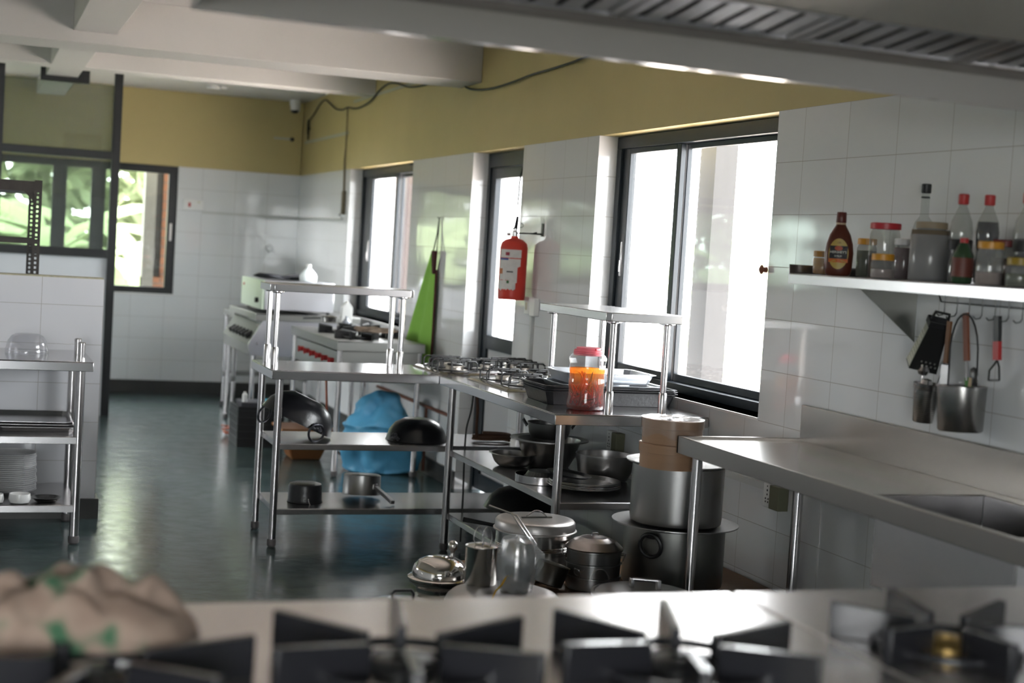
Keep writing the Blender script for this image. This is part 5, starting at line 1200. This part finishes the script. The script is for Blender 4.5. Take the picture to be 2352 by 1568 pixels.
tool('rolling_stick', 'pale wooden stick handle poking out of the wide utensil pot', 'stick', [('handle', m1, mat('pale_wood', (.42, .32, .2), .6))], (-.10, -1.238, 1.185), (-.1, 0, 0), group='utensils standing in the hanging holders')

# ================================================================== THINGS ON THE WALLS
ex = thing('fire_extinguisher', (-.095, 2.85, 1.24), 'red fire extinguisher with a torn white label on its wall bracket', 'extinguisher')
EX, EY = -.10, 2.865
MB().lathe([(0, .006), (.066, .006), (.073, 0), (.075, .006), (.076, .02), (.076, .285), (.070, .312), (.048, .330), (.022, .338), (.020, .350), (0, .352)], (EX, EY, 1.245), 48).build('cylinder', REDP, ex, smooth=50)
m = MB().lathe([(0, .350), (.017, .350), (.018, .372), (.012, .380), (.012, .392), (0, .394)], (EX, EY, 1.245), 20); v_ = m.build('valve', POLE, ex)
m = MB(); m.hexa([(EX-.012, EY+.035, 1.635), (EX+.012, EY+.035, 1.635), (EX+.012, EY-.01, 1.632), (EX-.012, EY-.01, 1.632), (EX-.009, EY-.005, 1.645), (EX+.009, EY-.005, 1.645), (EX+.009, EY-.030, 1.705), (EX-.009, EY-.030, 1.705)])
m.build('lever', BLACKP, v_, bevel=.002)
MB().ring((EX+.028, EY-.02, 1.655), .011, .0015, 'y', 20, 6).build('pull_pin', WIRE, v_)
MB().tube([(EX-.017, EY+.02, 1.605), (EX-.035, EY+.03, 1.603)], .010, 12).build('gauge', POLE, v_)
def patch(z0, z1, a0, a1, m_, name, off=.0008, jag=0, n=18, seedv=1):
    random.seed(seedv); mb = MB(); lo, hi = [], []
    for k in range(n+1):
        a = a0+(a1-a0)*k/n; R_ = .076+off
        lo.append(mb.bm.verts.new((EX+R_*math.cos(a), EY+R_*math.sin(a), z0+random.uniform(-jag, jag)))); hi.append(mb.bm.verts.new((EX+R_*math.cos(a), EY+R_*math.sin(a), z1)))
    for k in range(n): mb.bm.faces.new((lo[k], lo[k+1], hi[k+1], hi[k]))
    return mb.build(name, m_, ex, smooth=60)
LBW = mat('torn_white_paper', (.62, .60, .58), .6, var=.15, vscale=40)
A0 = -PI*.97; A1 = -PI*.50
patch(1.475, 1.520, A0, -PI*.42, LBW, 'upper_label', jag=.001)
patch(1.425, 1.470, A0, -PI*.43, LBW, 'torn_label', jag=.004)
patch(1.345, 1.428, A0, -PI*.50, LBW, 'torn_label', jag=.012, seedv=5)
patch(1.300, 1.350, A0-.1, -PI*.53, LBW, 'torn_label', jag=.008, seedv=6)
patch(1.487, 1.505, -PI*.80, -PI*.70, mat('dark_red_print', (.25, .03, .05), .5), 'printed_square', .0014)
patch(1.462, 1.472, A0, -PI*.72, mat('blue_print', (.05, .09, .30), .5), 'blue_print', .0014)
patch(1.335, 1.350, -PI*.74, -PI*.68, mat('green_print', (.05, .14, .05), .5), 'green_print', .0014)
patch(1.395, 1.402, -PI*.75, -PI*.60, mat('dark_print', (.05, .05, .05), .5), 'dark_print', .0014)
patch(1.385, 1.415, A0, -PI*.86, mat('orange_print', (.45, .14, .04), .5), 'orange_print', .0014)
m = MB(); m.tube([(0.0, 2.79, 1.62), (-.02, 2.79, 1.615), (-.06, 2.82, 1.612), (EX+.012, EY-.01, 1.612)], .004, 8); m.tube([(-.004, 2.70, 1.612), (-.06, 2.72, 1.612), (-.085, 2.78, 1.613)], .004, 8); m.box(-.006, 2.68, 1.60, 0.0, 2.71, 1.67)
tag(m.build('wall_bracket', BLACKP, loc=(-.004, 2.74, 1.61)), 'thin black hook bracket holding the fire extinguisher on the tiles', 'bracket')
# apron
AY = 4.63
ap = thing('apron', (-.03, AY, 1.7), 'long bright green apron hanging folded from a wall hook', 'apron')
m = MB(); nz, ny = 30, 22; rows = []
for i in range(nz+1):
    t_ = i/nz; z = 1.487-t_*(1.487-.66); wl_ = .035+.50*t_**.9; wr = .012+.06*min(1, t_*3)-.03*t_
    row = []
    for k in range(ny+1):
        s_ = k/ny; y = AY+wl_*(1-s_)-wr*s_
        dx = -.030-.020*t_-.018*(1+.6*t_)*math.sin(s_*9.5+.6+t_*1.2)*(.25+t_*.9)
        row.append(m.bm.verts.new((min(dx, -.006), y, z+(.012*math.sin(s_*5) if i == nz else 0))))
    rows.append(row)
for A, Bb in zip(rows, rows[1:]):
    for k in range(ny): m.bm.faces.new((A[k], A[k+1], Bb[k+1], Bb[k]))
m.build('apron_cloth', GREENC, ap, smooth=60, solid=.0025)
m = MB(); m.hexa([(-.040, AY-.040, 1.33), (-.020, AY-.040, 1.33), (-.020, AY+.004, 1.33), (-.040, AY+.004, 1.33), (-.042, AY-.050, 1.485), (-.018, AY-.050, 1.485), (-.018, AY+.030, 1.485), (-.042, AY+.030, 1.485)])
m.build('maroon_binding', MAROON, ap, bevel=.008, seg=3)
B(-.030, AY-.062, .67, -.016, AY-.048, 1.36).build('dark_edge', MAROON, ap, bevel=.003)
m = MB(); m.tube([(-.028, AY+.022, 1.485), (-.016, AY-.005, 1.60), (-.010, AY-.012, 1.705)], .0045, 8); m.tube([(-.026, AY-.045, 1.485), (-.014, AY-.022, 1.60), (-.010, AY-.012, 1.705)], .0035, 8)
m.build('neck_loop', BLACKP, ap)
tag(MB().tube([(0, AY-.012, 1.705), (-.018, AY-.012, 1.70), (-.022, AY-.012, 1.712)], .0035, 8).build('wall_hook', POLE, loc=(0, AY-.012, 1.70)), 'small hook in the tiles above the green apron', 'hook')
# switch boxes, sockets, conduits
sb = thing('switch_box', (-.985, YB-.02, 1.76), 'white double switch box with a red rocker on the back wall', 'switch')
B(-1.085, YB-.035, 1.715, -.985, YB, 1.815).build('box_body', WHITEPL, sb, bevel=.004); B(-.984, YB-.03, 1.718, -.905, YB, 1.808).build('box_body', WHITEPL, sb, bevel=.004)
B(-1.042, YB-.041, 1.745, -1.020, YB-.035, 1.785).build('red_rocker', REDPL, sb, bevel=.002); B(-.955, YB-.034, 1.785, -.935, YB-.03, 1.800).build('small_switch', CREAMPL, sb)
m = MB(); m.box(-.905, YB-.018, 1.690, -.02, YB, 1.715); tag(m.build('cable_trunking', mat('pale_trunking', (.52, .53, .52), .5), loc=(-.45, YB, 1.70)), 'pale cable trunking running right from the switch box', 'trunking')
tag(B(-.016, 7.45, 1.690, 0, YB-.018, 1.712).build('cable_trunking', mat('pale_trunking', (.52, .53, .52), .5), loc=(-.01, 8.3, 1.7)), 'pale cable trunking on the window wall beside the far corner', 'trunking')
tag(MB().ring((-.262, YB-.008, 1.405), .030, .004, 'y', 24, 6).tube([(-.262, YB, 1.445), (-.262, YB-.012, 1.44), (-.262, YB-.010, 1.430)], .004, 6).build('towel_ring', mat('pale_ring_metal', (.45, .45, .45), .4, .6), loc=(-.262, YB, 1.42)), 'small pale ring hanging on the back wall tiles', 'ring')
m = MB(); m.box(-.028, 7.375, 1.735, 0, 7.43, 1.93); bxx = thing('junction_box', (-.01, 7.40, 1.72), 'brown-stained junction box with loose wires beside the far window', 'box')
m.build('box_body', mat('grimy_brown_box', (.13, .11, .07), .7, var=.4, vscale=30), bxx, bevel=.003)
m = MB(); m.tube([(-.02, 7.42, 1.75), (-.03, 7.45, 1.735), (-.03, 7.47, 1.725), (-.015, 7.44, 1.72)], .006, 6); m.build('loose_wires', IRON, bxx)
m = MB(); m.tube([(-.008, 7.45, 2.62), (-.008, 7.44, 2.2), (-.008, 7.42, 1.93)], .006, 6); m.tube([(-.006, 7.43, 2.40), (-.012, 7.46, 2.2), (-.008, 7.45, 1.93)], .004, 6)
tag(m.build('cable', mat('brown_cable', (.16, .12, .07), .6), loc=(-.008, 7.44, 2.0)), 'thin brown cable dropping straight down to the junction box', 'cable')
tag(B(.002, 7.45, 2.405, .012, 9.2, 2.43).build('cable_trunking', mat('pale_yellow_trunking', (.45, .45, .36), .6), loc=(.005, 8.3, 2.41)), 'pale trunking strip high in the far corner on the yellow wall', 'trunking')
m = MB(); m.tube([(-.10, YB+.01, 2.445), (-.10, YB-.02, 2.445)], .018, 14)
tag(m.build('wall_plug', IRON, loc=(-.10, YB, 2.44)), 'small dark plug sticking out high on the yellow back wall', 'plug')
tag(B(-.27, YB, 2.437, -.12, YB+.012, 2.457).build('cable_trunking', mat('pale_yellow_trunking', (.45, .45, .36), .6), loc=(-.2, YB, 2.44)), 'short pale trunking beside the small dark plug on the back wall', 'trunking')
# black cables along the yellow wall
cab = [(-.0, 8.95, 2.53), (0, 9.02, 2.60), (0, 8.80, 2.66), (0, 8.55, 2.735), (0, 8.35, 2.755), (0, 8.15, 2.71), (0, 7.9, 2.645), (0, 7.65, 2.62), (0, 7.45, 2.628), (0, 7.2, 2.60), (0, 6.95, 2.60), (0, 6.65, 2.63), (0, 6.40, 2.69), (0, 6.15, 2.715), (0, 5.9, 2.695), (0, 5.6, 2.645), (0, 5.3, 2.625), (0, 5.0, 2.625), (0, 4.72, 2.66), (0, 4.5, 2.68)]
def smooth_path(P, n=6):
    P = [Vector(p) for p in P]; o = []
    for i in range(len(P)-1):
        p0, p1, p2, p3 = P[max(0, i-1)], P[i], P[i+1], P[min(len(P)-1, i+2)]
        for k in range(n):
            t_ = k/n; o.append(.5*((2*p1)+(-p0+p2)*t_+(2*p0-5*p1+4*p2-p3)*t_*t_+(-p0+3*p1-3*p2+p3)*t_**3))
    return o+[P[-1]]
m = MB(); m.tube([p+Vector((-.006, 0, 0)) for p in smooth_path(cab)], .0065, 8)
tag(m.build('cable', RUBBER, loc=(0, 7.4, 2.6)), 'black cable looping along the yellow wall into the far corner', 'cable')
m = MB(); m.tube([p+Vector((-.006, 0, 0)) for p in smooth_path([(0, 4.28, 2.56), (0, 4.2, 2.525), (0, 4.05, 2.50), (0, 3.85, 2.485), (0, 3.6, 2.48), (0, 3.3, 2.487), (0, 3.0, 2.50), (0, 2.6, 2.505), (0, 2.3, 2.515), (0, 2.05, 2.54), (0, 1.8, 2.58), (0, 1.4, 2.66), (0, .9, 2.74)])], .0065, 8)
tag(m.build('cable', RUBBER, loc=(0, 3, 2.5)), 'black cable sagging across the yellow wall below the large beam end', 'cable')
m = MB(); pts = [(-.012, 8.98+.02*math.sin(2*PI*k/16), 2.52+.085*math.cos(2*PI*k/16)) for k in range(16)]; m.tube(pts, .006, 6, closed=True); m.tube([(-.016, 8.99+.03*math.sin(2*PI*k/16), 2.55+.07*math.cos(2*PI*k/16)) for k in range(16)], .005, 6, closed=True)
tag(m.build('cable_coil', RUBBER, loc=(-.01, 8.98, 2.45)), 'narrow coil of black cable hanging in the far corner', 'cable')
tag(B(.003, 4.9, 2.655, .012, 7.3, 2.675).build('cable_trunking', mat('pale_yellow_trunking', (.45, .45, .36), .6), loc=(.005, 6, 2.66)), 'thin pale trunking strip high on the yellow window wall', 'trunking')
# camera, ceiling disc
cc_ = thing('security_camera', (-.13, 9.10, 2.75), 'small white dome security camera in the far ceiling corner', 'camera')
MB().lathe([(0, 0), (.05, 0), (.05, -.05), (.047, -.055), (0, -.055)], (-.13, 9.08, 2.80), 28).build('camera_base', WHITEPL, cc_)
m = MB().lathe([(0, -.06), (.032, -.052), (.044, -.03), (.047, 0), (.044, .02), (0, .03)], (-.13, 9.06, 2.735), 28); m.build('camera_ball', WHITEPL, cc_, smooth=60)
MB().lathe([(0, -.058), (.025, -.052), (.036, -.036), (.036, -.030), (0, -.030)], (-.14, 9.045, 2.728), 24).build('camera_lens', BLACKP, cc_, smooth=60)
tag(MB().lathe([(0, 0), (.058, 0), (.060, -.004), (.060, -.028), (.054, -.034), (0, -.034)], (-.985, 8.42, 2.80), 32).build('smoke_detector', WHITEPL, loc=(-.985, 8.42, 2.8)), 'round white smoke detector on the far ceiling', 'detector')
tag(B(-.995+.07, 8.39, 2.774, -.87, 8.45, 2.80).build('ceiling_rose', WHITEPL, loc=(-.9, 8.42, 2.79)), 'small white box beside the smoke detector on the ceiling', 'box')
def socket(y, z0, z1, w_, label, m_=WHITEPL, depth=.03):
    s_ = thing('power_socket', (-.01, y, z0), label, 'socket', 'wall sockets below the worktops')
    B(-depth, y-w_/2, z0, 0, y+w_/2, z1).build('socket_plate', m_, s_, bevel=.003)
    m = MB(); zc = (z0+z1)/2
    for dy, dz, r_ in ((0, .018, .0045), (0, .002, .004), (-.010, -.014, .0038), (.010, -.014, .0038), (-.009, -.026, .0038), (.009, -.026, .0038), (0, .034, .003)):
        m.tube([(-depth-.0002, y+dy, zc+dz), (-depth-.0012, y+dy, zc+dz)], r_, 8)
    m.build('pin_holes', BLACKP, s_)
socket(.035, .597, .692, .062, 'white wall socket under the sink counter edge')
tag(B(-.045, -.075, .60, 0, -.005, .69).build('back_box', mat('olive_back_box', (.17, .17, .11), .6), loc=(-.02, -.04, .6), bevel=.003), 'olive grey back box beside the socket under the sink counter', 'box')
tag(B(-.016, .07, .655, 0, .62, .680).build('cable_trunking', mat('pale_trunking', (.52, .53, .52), .5), loc=(-.01, .3, .66)), 'pale cable trunking leading to the socket beside the pots', 'trunking')
socket(1.56, .592, .690, .060, 'white wall socket behind the near table, above the deep bowl')
tag(B(-.045, 1.44, .595, 0, 1.50, .69).build('back_box', mat('olive_back_box', (.17, .17, .11), .6), loc=(-.02, 1.47, .6), bevel=.003), 'olive grey back box behind the near table', 'box')
sw = thing('switch_box', (-.01, 2.76, 1.165), 'pale double switch box on the tiled pier below the extinguisher', 'switch')
B(-.03, 2.76, 1.17, 0, 2.84, 1.265).build('box_body', WHITEPL, sw, bevel=.004); B(-.03, 2.68, 1.165, 0, 2.755, 1.262).build('box_body', WHITEPL, sw, bevel=.004); B(-.034, 2.79, 1.195, -.03, 2.81, 1.235).build('rocker', CREAMPL, sw)
tag(B(-.018, 2.745, .87, 0, 2.772, 1.165).build('cable_trunking', mat('pale_trunking', (.52, .53, .52), .5), loc=(-.01, 2.76, .9)), 'pale vertical trunking under the switch box on the pier', 'trunking')
kb = MB().tube([(0, .215, 1.497), (-.016, .215, 1.497), (-.022, .215, 1.497), (-.030, .215, 1.497)], [.012, .010, .018, .008], 14)
tag(kb.build('wall_stopper', mat('rusty_brown_knob', (.16, .05, .02), .5), loc=(0, .215, 1.497)), 'rusty round knob on the edge of the large window opening', 'knob')
m = MB(); m.tube(smooth_path([(.095, 3.32, 2.02), (.06, 3.28, 1.93), (.05, 3.26, 1.85), (.055, 3.28, 1.78)]), .006, 8)
tag(m.build('cable', RUBBER, loc=(.06, 3.3, 1.78)), 'short black cable end dangling at the top of the narrow door', 'cable')
m = MB(); m.tube(smooth_path([(-.33, 2.31, .87-.05), (-.34, 2.28, .7), (-.36, 2.2, .5), (-.38, 2.19, .3), (-.37, 2.19, .205)]), .005, 8)
m = MB(); m.tube(smooth_path([(-.50, 2.215, .82), (-.51, 2.21, .70), (-.53, 2.21, .60), (-.535, 2.20, .45), (-.53, 2.20, .25), (-.53, 2.20, .03)]), .005, 8)
tag(m.build('cable', RUBBER, loc=(-.5, 2.2, .02)), 'thin black cable hanging between the two work tables', 'cable')
m = MB(); m.tube(smooth_path([(-.48, 2.24, .82), (-.46, 2.26, .70), (-.44, 2.32, .60), (-.42, 2.36, .545)]), .008, 8); pts = [(-.32+.10*math.cos(k*.5), 2.42+.05*math.sin(k*.5), .520+.0012*k) for k in range(30)]; m.tube(pts, .008, 6)
tag(m.build('rubber_hose', mat('brown_gas_hose', (.10, .05, .03), .6), loc=(-.4, 2.4, .51)), 'brown gas hose coiled on the far table middle shelf', 'hose')

# ================================================================== HOOD AND FOREGROUND COOKING RANGE
HX0, HX1 = -2.52, -.38
HM = mat('hood_stainless', (0.56, 0.53, 0.52), 0.16, 1.0, vscale=4)
HMB = mat('hood_inner_sheet', (0.58, 0.54, 0.52), 0.42, .45)
hdn = thing('extractor_hood', (-1.5, -2.5, 1.93), 'large stainless steel extractor hood with baffle filters above the front range', 'hood')
def hb(pts_yz, name, m_, x0=HX0, x1=HX1, parent=hdn, **k):
    n = len(pts_yz); return MB().prism([(x0, y, z-(x0+1.5)*.012) for y, z in pts_yz], (x1-x0, 0, -(x1-x0)*.012)).build(name, m_, parent, smooth=0, **k)
hb([(-1.94, 1.930), (-1.962, 1.930), (-1.962, 1.934), (-1.94, 1.934)], 'drip_flange', HM)
hb([(-1.94, 1.932), (-1.944, 1.932), (-1.944, 2.03), (-2.05, 2.40), (-2.046, 2.40), (-1.94, 2.03)], 'front_skirt', HM)
hb([(-1.962, 1.930), (-1.966, 1.930), (-2.004, 1.992), (-2.000, 1.992)], 'inner_lip', HMB)
hb([(-2.000, 1.990), (-2.060, 2.006), (-2.060, 2.010), (-2.000, 1.994)], 'grease_gutter', HM)
hb([(-2.262, 2.030), (-2.30, 2.030), (-3.30, 1.985), (-3.30, 1.995), (-2.30, 2.040), (-2.262, 2.040)], 'rear_sheet', mat('dull_buff_sheet', (.78, .70, .63), .5, .1))
hb([(-3.30, 1.93), (-3.304, 1.93), (-3.304, 2.03), (-2.95, 2.40), (-2.946, 2.40), (-3.30, 2.03)], 'rear_skirt', HM)
hb([(-2.05, 2.40), (-2.95, 2.40), (-2.95, 2.404), (-2.05, 2.404)], 'hood_roof', HM)
m = MB(); 
for xx in (HX0, HX1-.004): m.prism([(xx, y, z-(xx+1.5)*.012) for y, z in ((-1.94, 1.932), (-3.30, 1.932), (-3.30, 2.03), (-2.95, 2.40), (-2.05, 2.40), (-1.94, 2.03))], (.004, 0, 0))
m.build('end_panel', HM, hdn, smooth=0)
B(-1.75, -2.75, 2.40, -1.25, -2.25, ZC).build('duct', HM, hdn)
FL = mat('filter_slat_steel', (.60, .60, .63), .28, 1.0)
DK = mat('filter_gap_shade', (.012, .011, .011), .6)
hb([(-2.055, 2.022), (-2.262, 2.045), (-2.262, 2.05), (-2.055, 2.027)], 'filter_shade_sheet', DK)  # near-black sheet standing in for the shade between the slats
nfil = 5; fw_ = (HX1-HX0-.04)/nfil
for f_ in range(nfil):
    fx = HX0+.02+f_*fw_; zt = lambda x, y: 2.006+(-2.06-y)*.118-(x+1.5)*.012
    fr = MB()
    def slab(x0, x1, y0, y1, m, dz=0, th=.006):
        m.hexa([(x0, y0, zt(x0, y0)+dz), (x1, y0, zt(x1, y0)+dz), (x1, y1, zt(x1, y1)+dz), (x0, y1, zt(x0, y1)+dz), (x0, y0, zt(x0, y0)+dz+th), (x1, y0, zt(x1, y0)+dz+th), (x1, y1, zt(x1, y1)+dz+th), (x0, y1, zt(x0, y1)+dz+th)])
    slab(fx+.004, fx+.030, -2.06, -2.26, fr, -.002); slab(fx+fw_-.030, fx+fw_-.004, -2.06, -2.26, fr, -.002)
    slab(fx+.03, fx+fw_-.03, -2.06, -2.066, fr, -.002); slab(fx+.03, fx+fw_-.03, -2.252, -2.26, fr, -.002)
    fo = fr.build('baffle_filter', FL, hdn, smooth=0)
    ns = 6; sw_ = (fw_-.068)/ns
    for s_ in range(ns):
        q = MB(); slab(fx+.034+s_*sw_+.017, fx+.034+(s_+1)*sw_, -2.068, -2.25, q, .001, .004); q.build('baffle_slat', FL, fo, smooth=0)

RT = mat('front_range_top_steel', (.66, .62, .61), .27, 1.0, vscale=3)
RZ = .862
def front_range(x0, x1, label, burners, y0=-3.35, y1=-2.372):
    r = thing('cooking_range', ((x0+x1)/2, (y0+y1)/2, 0), label, 'range', 'stainless steel ranges in the foreground')
    top_slab(MB(), x0, y0, x1, y1, RZ, .05).build('range_top', RT, r, bevel=.004)
    m = MB(); m.box(x0+.02, y0+.04, .55, x1-.02, y1-.02, RZ-.052); m.build('burner_box', STEELD, r)
    for x in (x0+.035, x1-.035):
        for y in (y0+.04, y1-.04): leg(r, x, y, .55, r=.02)
    for k, (bx, by) in enumerate(burners):
        MB().tube([(bx, y0-.002, .70), (bx, y0-.03, .70)], .024, 16).build('control_knob', BLACKP, r)
    return r
fr1 = front_range(-3.05, -1.478, 'long stainless range in the foreground with heavy black burner stars', [(-2.72, -2.86), (-2.27, -2.83), (-1.83, -2.88)])
fr2 = front_range(-1.468, -.775, 'stainless range unit at the right foreground with a brass burner', [(-1.32, -2.82)])
IR2 = mat('black_enamelled_iron', (.022, .022, .026), .26, spec=.7, coat=.2)
for (bx, by, a0, par) in ((-2.72, -2.86, .15, fr1), (-2.27, -2.83, .33, fr1), (-1.83, -2.88, .22, fr1), (-1.29, -2.82, .45, fr2)):
    R_ = .225 if par is fr1 else .20
    grate(bx, by, RZ+.001, R_, 6, IR2, par, a0=a0, h=.062, th=.016, inner=.28)
    burner(bx, by, RZ, .055, par, mat('brass_burner', (.55, .38, .14), .3, 1.0) if par is fr2 else None)
# crumpled cloth on the left burner
m = MB(); random.seed(8); nx_, ny_ = 64, 40
rows = []
for i in range(nx_+1):
    row = []
    for k in range(ny_+1):
        u, v = i/nx_, k/ny_; x = -2.93+.36*u; y = -2.60-.20*v
        e = math.sin(PI*u)**.55*math.sin(PI*v)**.55
        q = Vector((u*4.2, v*3, 2.2)); hgt = (.060+.035*abs(noise.noise(q))+.035*noise.noise(q*2.1))*e
        row.append(m.bm.verts.new((x+.018*noise.noise(q*1.7+Vector((5, 0, 0))), y+.018*noise.noise(q*1.5), RZ+.066+max(0, hgt)*.95-.03*(1-e))))
    rows.append(row)
for A, Bb in zip(rows, rows[1:]):
    for k in range(ny_): m.bm.faces.new((A[k], A[k+1], Bb[k+1], Bb[k]))
clm = bpy.data.materials.new('patterned_dishcloth'); n, l, p = _pr(clm); p.inputs['Roughness'].default_value = .95
tc = n.new('ShaderNodeTexCoord'); nz_ = n.new('ShaderNodeTexNoise'); nz_.inputs['Scale'].default_value = 16; nz_.inputs['Detail'].default_value = 1; l.new(tc.outputs['Object'], nz_.inputs['Vector'])
cr = n.new('ShaderNodeValToRGB'); e = cr.color_ramp.elements; e[0].position = .34; e[0].color = (.05, .13, .07, 1); e[1].position = .44; e[1].color = (.34, .25, .20, 1)
e2 = cr.color_ramp.elements.new(.7); e2.color = (.26, .18, .14, 1)
l.new(nz_.outputs['Fac'], cr.inputs['Fac']); l.new(cr.outputs['Color'], p.inputs['Base Color'])
tag(m.build('crumpled_cloth', clm, loc=(-2.75, -2.70, RZ+.06), smooth=60, solid=.004), 'crumpled pinkish and green cloth on the left foreground burner', 'cloth')
tag(bpy.data.objects['wire_ring'], 'thin upright wire ring just behind the strap-handled lid', 'ring')
